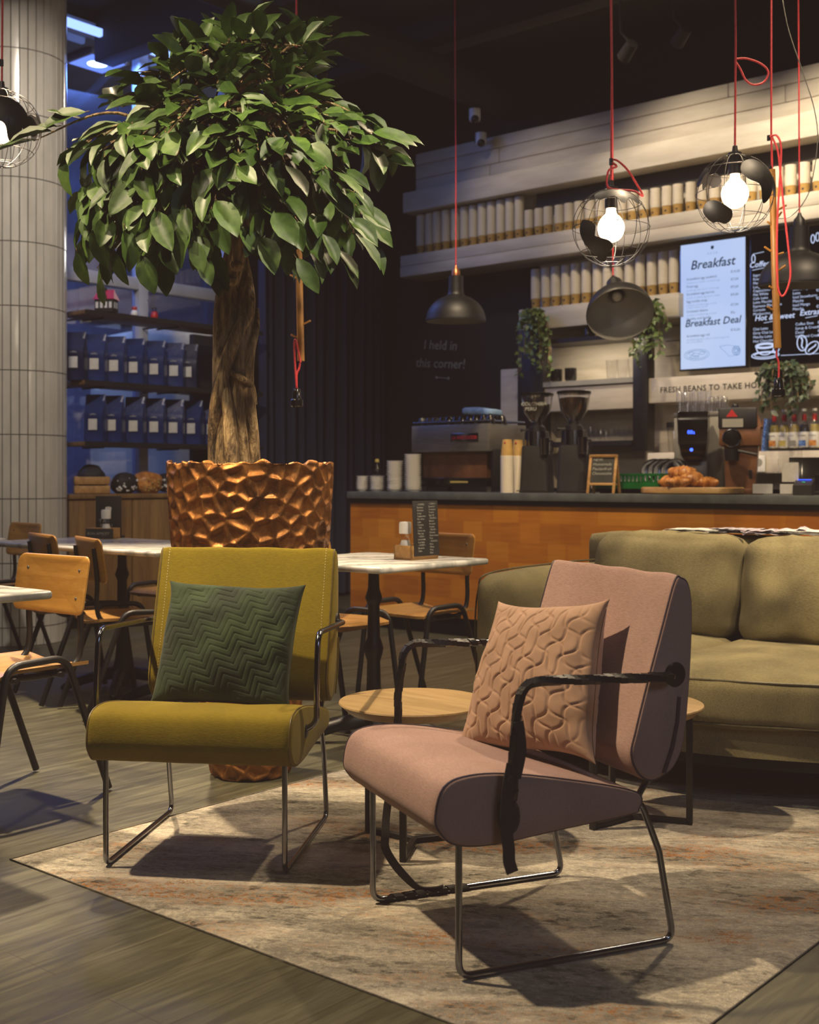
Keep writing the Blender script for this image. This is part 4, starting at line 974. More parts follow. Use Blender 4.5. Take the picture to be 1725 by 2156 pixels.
# ---------------------------------------------------------------- stacks of paper cups along the wall
def cup_stack(label, c, h, group):
    t = thing('paper_cup_stack', label, 'cup stack', c, rnd.uniform(-.15, .15), group)
    q = MB(); q.lathe([(.003, 0), (.031, 0), (.041, .098), (.003, .098)], 20); b = q.build('bottom_cup', X['kraft'], t)
    e = MB(); e.prism([(-.009, .006), (-.0045, .011), (0, .008), (.0045, .011), (.009, .006), (.007, -.003), (0, -.011), (-.007, -.003)], 0, .0006, mat=T(0, -.0375, .058) @ Rx(pi / 2 + rad(-6))); e.build('heart_mark', X['ink'], b)
    q = MB(); pr = [(.003, .099), (.0425, .099)]; n = int((h - .1) / .011)
    for i in range(n): z = .099 + .011 * i; pr += [(.0435, z + .001), (.0435, z + .006), (.0415, z + .008), (.0415, z + .011)]
    pr.append((.003, .099 + .011 * n)); q.lathe(pr, 18); q.build('nested_rims', X['cupw'], t); return t
protoA = protoB = protoC = None
u = -7.10; i = 0
while u < -2.2:
    left = u < -5.93; h = .39 if left else .262
    lab = ('tall white paper cup stack on the upper shelf, above the black wall' if left else 'shorter white paper cup stack on the upper shelf, above the menu screens')
    gp = 'upper shelf cup stacks, ' + ('left' if left else 'right')
    src = protoA if left else protoB
    if src is None:
        src = cup_stack(lab, (u, 8.56, 3.1325), h, gp)
        if left: protoA = src
        else: protoB = src
    else:
        o = dup(src, lab, (u + rnd.uniform(-.004, .004), 8.56 + rnd.uniform(-.006, .006), 3.1325), rnd.uniform(-.2, .2), gp)
    u += .101; i += 1
u = -5.82
while u < -4.44:
    lab = 'white paper cup stack on the lower shelf left of the menu screen'; gp = 'lower shelf cup stacks'
    if protoC is None: protoC = cup_stack(lab, (u, 8.56, 2.5195), .355, gp)
    else: dup(protoC, lab, (u + rnd.uniform(-.004, .004), 8.56 + rnd.uniform(-.006, .006), 2.5195), rnd.uniform(-.2, .2), gp)
    u += .101

# ---------------------------------------------------------------- menu screens
def screen(name, label, x0, x1, z0, z1, y, m):
    t = thing(name, label, 'menu screen', ((x0 + x1) / 2, y, (z0 + z1) / 2)); w, h = x1 - x0, z1 - z0
    MB().span((-w / 2, 0, -h / 2), (w / 2, .055, h / 2), bev=.003).build('housing', X['blackgl'], t)
    MB().span((-w / 2 + .012, -.0015, -h / 2 + .014), (w / 2 - .012, -.0003, h / 2 - .012)).build('display', X[m], t); return t, w, h
SY = 8.50
a, b_ = at(1431, 782, y=SY), at(1573, 497, y=SY)
t, w, h = screen('menu_screen', 'portrait screen glowing white with the breakfast menu', a.x, b_.x, 1.915, 2.905, SY, 'screenw')
def tx(body, x, z, s, m, al='LEFT', sh=.0, ls=1.0, rot=0, sp=1, off=0): return text('lettering', body, s, X[m], t, T(x, -.0032, z) @ Rx(pi / 2) @ Rz(rot), al, sh, sp, ls, 0, off)
e = MB(); e.prism([(-.012, .010), (-.006, .016), (0, .012), (.006, .016), (.012, .010), (.012, -.004), (0, -.016), (-.012, -.004)], 0, .0006, mat=T(0, -.0026, .435) @ Rx(pi / 2)); e.build('shield_emblem', X['txtd'], t)
tx('\u00b7 A K S A \u00b7', 0, .385, .026, 'txtl', 'CENTER')
tx('Breakfast', .0, .285, .098, 'txtd', 'CENTER', .22, off=.0012); tx('Breakfast Deal', 0, -.155, .078, 'txtd', 'CENTER', .22, off=.001)
items = [('Scrambled egg sandwich', 'brioche bun, cheddar, scrambled egg'), ('Fried egg', 'sourdough toast, bacon, 2 fried eggs'), ('Scrambled egg burrito', 'tortilla, scrambled egg, bacon, cheese'), ('Egg tortilla wrap', 'omelette, scrambled egg, avocado,\ntomato, cheese, spinach'), ('Croissant deluxe', 'croissant, scrambled egg, avocado'), ('Healthy and fruitilly', 'fresh yoghurt, granola, fruit')]
z = .205
for k, (s1, s2) in enumerate(items):
    tx(s1, -.215, z, .026, 'txtd'); tx(s2, -.215, z - .027, .0185, 'txtl', ls=.95); tx(('\u20ac10,50', '\u20ac7,50', '\u20ac9,50', '\u20ac9,50', '\u20ac7,50', '\u20ac6,-')[k], .15, z + .02, .026, 'txtd'); z -= .058 + (.018 if k == 3 else 0)
tx('Scrambled egg roll', -.215, -.235, .026, 'txtd'); tx('scrambled egg with coffee or fresh orange juice\nfor a full breakfast', -.215, -.262, .0185, 'txtl'); tx('\u20ac10,50', .15, -.215, .026, 'txtd')
dr = MB()
def ring2(cx, cz, rx, rz, r=.0018, a0=0, a1=2 * pi, n=40): dr.tube([(cx + rx * cos(a0 + (a1 - a0) * i / n), -.003, cz + rz * sin(a0 + (a1 - a0) * i / n)) for i in range(n + 1)], r, 4)
ring2(-.13, -.375, .105, .042); ring2(-.13, -.375, .088, .032); ring2(-.14, -.375, .028, .012); ring2(-.085, -.365, .024, .010); ring2(-.175, -.362, .022, .010); ring2(-.15, -.39, .04, .008)
FD = pm('screen_drawing', '#5d7fae', emis='#5d7fae', es=.6); dr.build('plate_drawing', FD, t); dr = MB()
dr.tube([(.06, -.003, -.325), (.14, -.003, -.405), (.22, -.003, -.395), (.22, -.003, -.335), (.12, -.003, -.318), (.06, -.003, -.325)], .0018, 4); ring2(.195, -.365, .032, .036)
for i in range(9): ring2(.195 + .018 * cos(i * 2.4), -.365 + .022 * sin(i * 2.4), .010, .008)
dr.build('wrap_drawing', FD, t)
a, b_ = at(1578, 775, y=SY), at(1737, 480, y=SY)
t, w, h = screen('menu_screen', 'black screen with white handwritten coffee menu behind the peg rail', a.x + .004, a.x + .004 + .585, 1.915, 2.905, SY, 'screenb')
def hd(s, x, z): tx(s, x, z, .058, 'txtw', 'CENTER', .2, off=.0008)
hd('Coffees', -.205, .245); hd('Hot & Sweet', -.10, -.155); hd('Iced', .12, .245); hd('Extras', .165, -.145)
tx('Espresso\nRistretto\nMacchiato\nLungo\nCappuccino\nFlat White\nCafe Latte\nLatte Macchiato\nEspresso Macchiato\nCortado\nMochaccino', -.265, .175, .028, 'txtw', ls=1.03)
tx('\u20ac3,00\n\n\u20ac3,50\n\n\u20ac3,50', -.02, .175, .028, 'txtw', ls=1.1)
tx('Iced Latte\nIced Chai Latte\nIced Matcha Latte\nIced Caramel\nMacchiato\nIced Dirty Chai\nLatte\nIced Strawberry\nMatcha\nIced Mango\nMatcha', .04, .185, .028, 'txtw', ls=1.03)
tx('\u20ac4,50\n\u20ac5,25\n\n\u20ac5,25\n\n\u20ac5,00\n\n\u20ac5,25\n\n\u20ac5,25', .215, .165, .028, 'txtw', ls=1.05)
tx('Chai Latte\nDirty Chai Latte\nMatcha Latte\nHot Chocolate', -.265, -.225, .028, 'txtw', ls=1.08)
tx('Coffee Shot\nSyrup & Cream\nDecaf\nWhipped Cream', .06, -.215, .028, 'txtw', ls=1.08); tx('\u20ac1,00\n\u20ac0,60\n\u20ac0,75\n\u20ac1,00', .225, -.215, .028, 'txtw', ls=1.08)
dr = MB()
ring2(-.17, -.345, .075, .02, .004); ring2(-.17, -.345, .062, .013, .006); ring2(-.17, -.35, .07, .062, .004, pi, 2 * pi); ring2(-.17, -.415, .105, .026, .004); ring2(-.17, -.412, .085, .017, .003); ring2(-.085, -.375, .022, .022, .004)
dr.build('cup_drawing', X['txtw'], t)
for cx, cz, tl_ in ((.11, -.345, .1), (.185, -.385, -.9)):
    dr = MB()
    dr.tube([(cx + .036 * cos(k * pi / 14) * cos(tl_) - .056 * sin(k * pi / 14) * sin(tl_), -.003, cz + .036 * cos(k * pi / 14) * sin(tl_) + .056 * sin(k * pi / 14) * cos(tl_)) for k in range(29)], .004, 5)
    dr.tube([(cx - .042 * sin(tl_) * q_ + .006 * sin(q_ * 4), -.003, cz + .042 * cos(tl_) * q_) for q_ in (-1, -.5, 0, .5, 1)], .005, 5)
    dr.build('bean_drawing', X['txtw'], t)
dr = MB(); dr.tube([(-.05, -.003, -.425), (.27, -.003, -.43)], .002, 4); dr.build('rule_line', X['txtw'], t); dr = MB(); dr.tube([(-.265, -.003, .345), (-.18, -.003, .352)], .002, 4); dr.build('rule_line', X['txtw'], t)
for x, z in ((-.24, .235), (-.15, -.165), (.165, -.155)): MB().tube([(x - .03, -.003, z - .01), (x + .06, -.003, z - .002)], .002, 4).build('underline', X['txtw'], t)
for x, z in ((-.262, .31), (.19, .4), (.225, .41)): dr = MB(); ring2(x, z, .013, .03, .0035); dr.build('flourish', X['txtw'], t)

# ---------------------------------------------------------------- black steel rack with glasses
FX0, FX1 = -5.70, -4.66
rk = thing('bar_rack', 'black steel frame rack holding cups and glasses on the back wall', 'rack', ((FX0 + FX1) / 2, 8.55, 0))
def rl_(x, y, z): return (x - (FX0 + FX1) / 2, y - 8.55, z)
for a, b_, z0, z1 in ((-5.90, -5.64, 1.32, 2.34), (FX1 - .13, FX1, 1.30, 2.30)): MB().span(rl_(a, 8.40, z0), rl_(b_, 8.52, z1), bev=.003).build('post', X['black'], rk)
MB().span(rl_(-5.64, 8.38, 2.20), rl_(FX1 - .13, 8.69, 2.235)).build('top_shelf', X['black'], rk)
MB().span(rl_(-5.64, 8.38, 1.345), rl_(FX1 - .13, 8.69, 1.385)).build('bottom_shelf', X['black'], rk)
q = MB(); q.span(rl_(-5.64, 8.40, 1.845), rl_(FX1 - .13, 8.69, 1.885)); q.build('middle_shelf', X['enamel'], rk)
q = MB(); q.span(rl_(-5.64, 8.42, 1.64), rl_(FX1 - .13, 8.69, 1.84), bev=.004); q.build('shelf_box', X['white'], rk)
def tumbler(label, c, r, h, group, mat='glass'):
    q = MB(); q.lathe([(.003, .002), (r * .8, .001), (r * .86, h * .3), (r, h), (r - .003, h), (r * .86 - .003, h * .3), (r * .76, .012), (.003, .012)], 16)
    o = q.build('drinking_glass', X[mat]); place(o, c); tag(o, label, 'glass', group); return o
gp = None
for i in range(3):
    px = (1288, 1311, 1334)[i]; p = at(px, 800, y=8.46); tumbler('%s tall glass on the middle shelf of the black rack' % ('leftmost', 'middle', 'rightmost')[i], (p.x, 8.46, 1.8855), .048, .15, 'tall glasses on the rack')
for i in range(22):
    xx = -5.28 + .088 * (i % 11) * .62 ; xx = -5.30 + .048 * i if i < 11 else -5.28 + .048 * (i - 11); y = 8.45 if i < 11 else 8.56
    if gp is None: gp = tumbler('small clear glass in the rows on the bottom shelf of the black rack', (xx, y, 1.3855), .023, .13 if i % 2 else .10, 'small glasses on the bottom rack shelf')
    else:
        o = gp.copy(); COL.objects.link(o); o.location = (xx, y, 1.3855); o.scale = (1, 1, .8 + .4 * ((i * 7) % 5) / 4)
for i, px in enumerate((1172, 1202)):
    p = at(px, 805, y=8.47); q = MB(); q.lathe([(.002, 0), (.04, 0), (.05, .02), (.05, .11), (.046, .11), (.04, .02), (.002, .015)], 18); q.tube(spline([(.049, 0, .09), (.08, 0, .085), (.08, 0, .04), (.049, 0, .03)], 5), .006, 8)
    o = q.build('dark_mug', X['blackgl']); place(o, (p.x, 8.47, 1.8855), 2.6); tag(o, ('left' if i == 0 else 'right') + ' dark mug on the middle shelf of the black rack', 'mug')
for i, (px, m) in enumerate(((1238, 'blackgl'), (1261, 'kraft'))):
    p = at(px, 718, y=8.47); q = MB(); q.lathe([(.002, 0), (.028, 0), (.028, .075), (.02, .085), (.02, .1), (.002, .1)], 14); o = q.build('small_jar', X[m]); place(o, (p.x, 8.47, 2.2355)); tag(o, ('dark' if i == 0 else 'copper-coloured') + ' little jar on top of the black rack', 'jar')
# trailing plants
def ivy(label, c, spread, drop, n, seed, size=.06, m='ivy'):
    r = random.Random(seed); t = thing('trailing_plant', label, 'plant', c)
    MB().lathe([(.003, -.02), (.06, -.02), (.075, .08), (.07, .085), (.06, .07), (.003, .07)], 16).build('pot', X['blackmt'], t)
    L = MB(); S_ = MB()
    for k in range(n):
        a = r.uniform(-pi, pi * .05) if k % 4 else r.uniform(-pi, pi); rr = r.uniform(.3, 1) * spread; dz = -drop * r.uniform(.05, 1) if k % 3 else r.uniform(.0, .10)
        e = Vec((cos(a) * rr, sin(a) * rr * .55 - .02, dz)); pth = spline([(0, 0, .07), (e.x * .55, e.y * .7 - .02, .12), (e.x * .95, e.y, dz * .4 + .04), e], 6); S_.tube(pth, .0025, 5)
        for i in range(3, len(pth)):
            if r.random() < .25: continue
            p = pth[i]; ax = Vec((r.gauss(0, 1), r.gauss(-.4, .7), r.gauss(-.7, .6))).normalized(); up = Vec((r.gauss(0, .5), -1, r.gauss(.5, .5))); up = (up - ax * up.dot(ax)).normalized(); sd = ax.cross(up)
            l = size * r.uniform(.7, 1.2); w = l * .62
            vs = [p, p + ax * l * .45 + sd * w / 2 + up * .006, p + ax * l * .5, p + ax * l * .45 - sd * w / 2 + up * .006, p + ax * l - up * .01]
            L.add(vs, [(0, 1, 2), (0, 2, 3), (1, 4, 2), (3, 2, 4)])
    L.build('leaves', X[m], t, 0); S_.build('vines', X['bark'], t, 0); return t
p = at(1128, 700, y=8.36); ivy('trailing green plant on the left post of the black rack', (p.x, 8.36, 2.36), .17, .42, 34, 3)
p = at(1368, 690, y=8.36); ivy('trailing green plant on the right post beside the breakfast screen', (p.x, 8.36, 2.32), .17, .42, 38, 4)
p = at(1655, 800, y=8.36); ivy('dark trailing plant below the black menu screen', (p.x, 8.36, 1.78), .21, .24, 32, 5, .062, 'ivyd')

# ---------------------------------------------------------------- back shelf: syrups, jug, books, machines
def bottle(label, px, m, k):
    p = at(px, 950, y=8.47); t = thing('syrup_bottle', label, 'bottle', (p.x, 8.47, 1.2825), 0, 'syrup bottles on the back shelf')
    MB().lathe([(.003, .002), (.036, .002), (.038, .01), (.038, .17), (.03, .20), (.015, .225), (.0135, .285), (.016, .288), (.016, .295), (.003, .295)], 18).build('bottle_glass', X['glass'], t)
    MB().lathe([(.003, .005), (.034, .005), (.034, .165), (.026, .19), (.003, .19)], 16).build('syrup', X[m], t)
    q = MB(); q.lathe([(.0385, .025), (.039, .026), (.039, .135), (.0385, .136)], 20, cap=(False, False)); o = q.build('label', X['whitec'], t)
    q = MB(); q.box((0, -.0395, .055), (.05, .001, .04)); q.build('fruit_print', X[('crois', 'syrup', 'enamel', 'blueSticker', 'crois')[k]], o)
    text('lettering', ('CARAMEL', 'VANILLE', 'COCOS', 'LAVENDEL', 'AMANDEL')[k], .013, X['ink'], o, T(-.033, -.0405, .105) @ Rx(pi / 2))
    MB().lathe([(.0152, .215), (.0158, .218), (.0150, .262), (.0145, .264)], 14, cap=(False, False)).build('neck_band', X['red'], t)
    MB().lathe([(.0165, .285), (.0165, .303), (.003, .304)], 14).build('cap', X['whitec'], t); return t
for k, (px, m) in enumerate(((1631, 'syrup'), (1652, 'syrup'), (1673, 'syrup'), (1694, 'ink'), (1716, 'syrup'))):
    bottle('%s syrup bottle with white label on the back shelf' % ('leftmost', 'second', 'middle', 'fourth', 'rightmost visible')[k], px, m, k)
q = MB(); a, b_ = at(1618, 950, y=8.4), at(1726, 950, y=8.4); q.span((a.x, 8.41, 1.2822), (b_.x, 8.418, 1.30)); tag(q.build('shelf_rail', X['black']), 'thin black rail in front of the syrup bottles', 'rail')
for k, (px, m, hh) in enumerate(((1592, 'whitec', .22), (1597, 'syrup', .21), (1602, 'blackgl', .23), (1608, 'brown', .23), (1614, 'blueSticker', .24))):
    p = at(px, 950, y=8.47); q = MB(); q.box((0, 0, hh / 2), (.024, .15, hh), bev=.002); o = q.build('book', X[m]); place(o, (p.x, 8.48, 1.2825)); o.rotation_euler = (0, rad(2 + k), 0)
    tag(o, '%s book leaning left of the syrup bottles' % ('white', 'yellowish', 'black', 'brown', 'blue')[k], 'book', 'books beside the syrups')
p = at(1398, 955, y=8.3); t = thing('blender_jug', 'clear blender jug with black lid on the back shelf beside the black rack', 'blender jug', (p.x, 8.48, 1.2825))
MB().lathe([(.003, .002), (.05, .002), (.062, .20), (.059, .20), (.047, .01), (.003, .01)], 20).build('jug', X['glass'], t); MB().lathe([(.064, .195), (.066, .2), (.066, .235), (.03, .24), (.003, .24)], 20).build('lid', X['black'], t)
MB().tube(fillet([(.058, 0, .18), (.10, 0, .18), (.098, 0, .05), (.052, 0, .05)], .02), .008, 8).build('handle', X['black'], t)

# ---------------------------------------------------------------- on the worktop
def bw(px, y): return at(px, 1000, y=y).x
# saucers
def saucer_mesh():
    q = MB(); q.lathe([(.003, .002), (.045, .002), (.05, .0), (.052, .003), (.074, .014), (.077, .0165), (.074, .0172), (.048, .006), (.003, .005)], 28); return q
sp = None
for px, y, n, s, lab in ((763, 6.62, 7, .62, 'shortest saucer stack, leftmost on the bar'), (795, 6.60, 7, .78, 'second saucer stack, the one under the small bottle'), (832, 6.58, 14, .83, 'third saucer stack on the bar'), (870, 6.58, 17, .83, 'tallest saucer stack beside the espresso machine')):
    for i in range(n):
        if sp is None: sp = saucer_mesh().build('saucer', X['whitec']); o = sp
        else: o = sp.copy(); COL.objects.link(o)
        o.scale = (s, s, 1.2); o.location = (bw(px, y) + rnd.uniform(-.002, .002), y + rnd.uniform(-.002, .002), WZ + .0155 * i)
        tag(o, 'white saucer in the ' + lab, 'saucer', 'saucers in the ' + lab)
p = bw(794, 6.60); t = thing('small_bottle', 'small dark bottle with pale stopper standing on a saucer stack', 'bottle', (p, 6.60, WZ + .0155 * 6 + .0205))
MB().lathe([(.003, 0), (.030, 0), (.033, .01), (.033, .05), (.014, .085), (.012, .10), (.003, .10)], 16).build('bottle_body', X['blackgl'], t); MB().lathe([(.013, .099), (.016, .102), (.016, .122), (.003, .126)], 12).build('stopper', X['syrup'], t)
# espresso machine
ex0, ex1, ey0, ey1 = -5.68, -4.98, 6.74, 7.20
t = thing('espresso_machine', 'steel two-group espresso machine with its back to the room at the left of the bar', 'espresso machine', ((ex0 + ex1) / 2, (ey0 + ey1) / 2, WZ)); w, d = ex1 - ex0, ey1 - ey0
q = MB(); q.span((-w / 2, -d / 2, .285), (w / 2, d / 2, .478), bev=.004); q.build('body', X['steel'], t)
q = MB(); q.span((-w / 2 + .06, -d / 2 + .06, .10), (w / 2 - .06, d / 2 - .2, .285)); q.build('back_panel', X['brown'], t)
q = MB(); q.span((-w / 2 + .03, -d / 2 + .02, .035), (w / 2 - .03, d / 2, .10), bev=.008); q.build('drip_base', X['blackgl'], t)
for sx in (-1, 1):
    q = MB(); q.span((sx * w / 2 - .02, -d / 2 + .05, .03), (sx * w / 2 + .02, d / 2 - .05, .30), bev=.01); q.build('side_cheek', X['black'], t)
    for y in (-.15, .15): MB().lathe([(.02, 0), (.026, .035)], 12, (sx * (w / 2 - .06), y, 0)).build('foot', X['steel'], t)
q = MB(); q.tube([(-w / 2 + .01, -d / 2 + .01, .50), (w / 2 - .01, -d / 2 + .01, .50), (w / 2 - .01, d / 2 - .01, .50), (-w / 2 + .01, d / 2 - .01, .50)], .006, 8, True); q.build('cup_rail', X['chrome'], t)
q = MB(); q.span((.02, -d / 2 - .006, .355), (.265, -d / 2 - .001, .415), bev=.002); bd = q.build('badge', X['chrome'], t)
text('lettering', 'LA MARZOCCO', .031, X['redtxt'], bd, T(.031, -d / 2 - .0075, .374) @ Rx(pi / 2), off=.0012)
q = MB(); q.tube(spline([(w / 2 - .12, d / 2 - .02, .28), (w / 2 - .11, d / 2 + .03, .2), (w / 2 - .1, d / 2 + .05, .09)], 5), .007, 8); q.build('steam_wand', X['chrome'], t)
q = MB(); q.box((.09, -d / 2 + .0, .07), (.16, .004, .012)); q.build('yellow_mark', X['syrup'], t)
c0 = None; EZ = WZ + .4785
for i in range(22):
    x = ex0 + .05 + (i % 11) * .062; y = ey0 + .06 + (i // 11) * .13 + .01 * (i % 2)
    if c0 is None:
        q = MB(); q.lathe([(.036, .0), (.034, .03), (.022, .058), (.015, .060), (.015, .064), (.003, .062), (.003, .055), (.02, .05), (.032, .028), (.034, 0)], 18); q.tube(spline([(.034, 0, .015), (.052, 0, .02), (.05, 0, .04), (.03, 0, .042)], 5), .004, 6); c0 = q.build('espresso_cup', X['blackgl']); o = c0
    else: o = c0.copy(); COL.objects.link(o)
    place(o, (x, y, EZ), rnd.uniform(0, 6)); tag(o, 'black espresso cup upside down on top of the espresso machine', 'cup', 'cups on the espresso machine')
q = MB(); softbox(q, (0, 0, 0), (.24, .16, .045), .018, (0, 0, .01), 10, None, .014, 2); o = q.build('folded_cloth', X['lblue'], None, 0); place(o, (bw(1022, 6.9), 6.87, EZ + .086), .1); tag(o, 'pale blue folded cloth lying on the cups of the espresso machine', 'cloth')
# takeaway cups
def kraft_stack(label, px, y, n):
    t = thing('takeaway_cup_stack', label, 'cup stack', (bw(px, y), y, WZ))
    q = MB(); pr = [(.003, 0)]
    for i in range(n): z = .0098 * i; pr += [(.0435, z), (.0445, z + .003), (.0435, z + .006), (.0425, z + .0098)]
    pr += [(.003, .0098 * n)]; q.lathe(pr, 20); q.build('nested_rims', X['cupw'], t)
    z = .0098 * n; q = MB(); q.lathe([(.0425, z), (.030, z + .105), (.028, z + .107), (.003, z + .104)], 20); o = q.build('top_cup', X['kraft'], t)
    q = MB(); q.sphere((.006, -.0325, z + .085), .007, 8, 6); q.build('red_dot', X['red'], o); return t
kraft_stack('tall inverted stack of takeaway cups in front of the left grinder', 1068, 6.49, 25)
kraft_stack('second stack of takeaway cups partly behind the first one by the grinder', 1091, 6.60, 25)
# coffee grinders
def grinder(label, px, y, txt, level):
    t = thing('coffee_grinder', label, 'coffee grinder', (bw(px, y), y, WZ), rad(20), 'black coffee grinders')
    q = MB(); pr = []
    for z, w, d in ((.0, .205, .205), (.012, .205, .205), (.03, .198, .20), (.18, .185, .185), (.30, .175, .175), (.31, .17, .17)):
        r = .03; ring = []
        for cx, cy, a0 in ((w / 2 - r, d / 2 - r, 0), (-w / 2 + r, d / 2 - r, 90), (-w / 2 + r, -d / 2 + r, 180), (w / 2 - r, -d / 2 + r, 270)):
            for k in range(5): a = rad(a0 + 22.5 * k); ring.append((cx + r * cos(a), cy + r * sin(a), z))
        pr.append(ring)
    q.rings(pr); q.build('body', X['blackmt'], t)
    MB().lathe([(.06, .31), (.085, .312), (.083, .405), (.06, .41)], 28).build('steel_collar', X['chrome'], t)
    MB().lathe([(.04, .405), (.055, .41), (.055, .435), (.035, .45), (.035, .47)], 24).build('neck', X['black'], t)
    q = MB(); q.tube([(-.105, 0, .418), (.06, 0, .418)], .006, 8); q.sphere((-.105, 0, .418), .011, 8, 6); q.build('dose_lever', X['black'], t)
    q = MB(); q.lathe([(.036, .465), (.05, .482), (.088, .535), (.106, .645), (.104, .645), (.086, .537), (.048, .485), (.034, .468)], 28); hp = q.build('hopper', X['glass'], t)
    q = MB(); zl = level; r = .086 + (.104 - .086) * (zl - .535) / .11; q.lathe([(.003, .47), (.034, .47), (.047, .486), (.084, .538), (r - .002, zl), (r * .5, zl + .008), (.003, zl + .006)], 26); q.build('beans', X['bean'], hp)
    MB().lathe([(.003, .644), (.109, .644), (.111, .648), (.111, .660), (.1, .664), (.003, .664)], 28).build('hopper_lid', X['blackgl'], t)
    q = MB(); q.box((-.03, -.097, .215), (.07, .002, .115), mat=Rx(rad(-4)) @ T(0, .0025, 0)); st = q.build('sticker', X['blueSticker'], t)
    q = MB(); q.lathe([(.002, 0), (.028, 0), (.028, .002), (.002, .002)], 20, mat=T(-.03, -.0805, .225) @ Rx(pi / 2 - rad(4))); q.build('sticker_disc', X['ink'], st); q = MB(); q.box((-.03, -.0835, .225), (.008, .001, .07)); q.build('sticker_letters', X['whitec'], st)
    q = MB(); q.lathe([(.03, 0), (.036, .11), (.034, .11), (.028, .004), (.003, .004)], 18, mat=T(.075, -.085, .25)); q.tube(fillet([(.11, -.085, .34), (.13, -.085, .34), (.127, -.085, .27), (.108, -.085, .27)], .012), .005, 6); q.build('dosing_cup', X['chrome'], t)
    q = MB(); q.tube([(-.11, -.12, .012), (.11, -.12, .012)], .004, 6); q.build('base_trim', X['chrome'], t)
    if txt: text('lettering', txt, .034, X['chalk'], hp, T(-.085, -.092, .575) @ Rx(pi / 2 - rad(12)), off=.0005)
    return t
grinder('left black coffee grinder with chalk lettering on its half-full bean hopper', 1131, 6.66, 'COLOMBIA\n   PERU', .585)
grinder('right black coffee grinder with a clear hopper nearly full of beans', 1209, 6.66, None, .615)
# chalkboard easel
t = thing('table_chalkboard', 'small wooden A-frame chalkboard on the bar beside the grinders', 'chalkboard', (bw(1266, 6.52), 6.55, WZ), rad(10))
for s in (-1, 1):
    q = MB(); m = T(0, s * .055, 0) @ Rx(s * rad(14)) 
    for x in (-.085, .085): q.box((x * (1 if True else 1), 0, .125), (.017, .012, .25), mat=m, bev=.002)
    q.box((0, 0, .242), (.17, .012, .017), mat=m, bev=.002); q.box((0, 0, .06), (.17, .012, .015), mat=m, bev=.002); q.build('easel_frame', X['crate'], t)
q = MB(); m = T(0, -.055, 0) @ Rx(rad(-14)); q.box((0, .002, .15), (.155, .004, .17), mat=m); sl_ = q.build('slate_panel', X['slate'], t)
text('lettering', 'NEW:\nHomemade\nPassionfruit\nCheesecake', .027, X['chalk'], sl_, m @ T(-.068, -.0022, .21) @ Rx(pi / 2), ls=1.1, shear=.15)
# green crate with plates standing in it
t = thing('green_crate', 'green plastic slotted crate on the bar behind the chalkboard', 'crate', (bw(1349, 6.82), 6.80, WZ + .03), 0); w, d, h = .46, .3, .095
q = MB(); q.span((-w / 2, -d / 2, 0), (w / 2, d / 2, .008))
for y in (-d / 2, d / 2):
    q.span((-w / 2, y - .004, 0), (w / 2, y + .004, .045)); q.span((-w / 2, y - .004, .08), (w / 2, y + .004, h))
    for i in range(17): x = -w / 2 + w * i / 16; q.span((x - .006, y - .004, .04), (x + .006, y + .004, .085))
for x in (-w / 2, w / 2): q.span((x - .004, -d / 2, 0), (x + .004, d / 2, h))
q.build('crate_body', X['greenp'], t); q = MB(); q.span((-w / 2 + .02, -d / 2 + .02, -.03), (w / 2 - .02, d / 2 - .02, 0)); q.build('tray_foot', X['blackgl'], t)
for k, px in enumerate((1385, 1396, 1412, 1425)):
    q = MB(); q.lathe([(.003, .004), (.05, .004), (.055, .0), (.085, .012), (.088, .015), (.085, .016), (.05, .007), (.003, .007)], 30, mat=Rz(rad(28)) @ Rx(rad(82))); o = q.build('black_plate', X['blackgl']); place(o, (bw(px, 6.9), 6.86 + .02 * (k % 2), WZ + .132)); tag(o, '%s black plate standing upright in the green crate' % ('first', 'second', 'third', 'fourth')[k], 'plate', 'plates in the green crate')
# wooden board and croissants
t = thing('serving_board', 'rough live-edge wooden serving board under the croissants', 'serving board', (bw(1452, 6.60), 6.62, WZ))
q = MB(); pts = []
for k in range(44): a = 2 * pi * k / 44; ca, sa = cos(a), sin(a); pts.append((.31 * math.copysign(abs(ca) ** .5, ca) * (1 + .02 * sin(5 * a)), .13 * math.copysign(abs(sa) ** .5, sa) * (1 + .06 * sin(4 * a + 1))))
q.rings([[(x * s, y * s, z) for x, y in pts] for s, z in ((.05, .001), (.95, .001), (1, .008), (1.0, .036), (.97, .042), (.05, .042))]); q.build('board', X['board'], t)
def croissant(label, x, y, z, rz, rx, s):
    q = MB(); n = 44; P = []; R_ = []
    for k in range(n + 1):
        a = -1.15 + 2.3 * k / n; P.append((.075 * sin(a), .075 * (1 - cos(a)), 0)); tt = abs(k / n * 2 - 1); st = ((k / n * 7) % 1); R_.append((.039 * (1 - tt ** 1.8) + .006) * (1.0 + .24 * (st - .5)))
    q.tube(P, R_, 14, squash=(.9, 1)); o = q.build('croissant', X['crois'], None, 60); o.location = (x, y, z); o.rotation_euler = (rx, 0, rz); o.scale = (s, s, s); return tag(o, label, 'croissant', 'croissants on the wooden board')
CZ = WZ + .042
for lab, px, y, dz, rz, rx, s in (('leftmost croissant on the wooden board', 1408, 6.62, .030, 2.4, 0, 1.0), ('topmost croissant of the pile on the board', 1437, 6.62, .082, .5, .5, 1.15), ('middle croissant at the front of the pile', 1430, 6.52, .028, 3.4, .2, .95), ('right-hand croissant leaning on the pile', 1463, 6.60, .046, 1.4, .5, 1.1), ('back croissant behind the pile on the board', 1450, 6.74, .034, 0, 0, 1.1), ('small croissant lying apart at the right of the pile', 1490, 6.62, .027, 3.6, .1, .9)):
    croissant(lab, bw(px, y), y, CZ + dz, rz, rx, s)
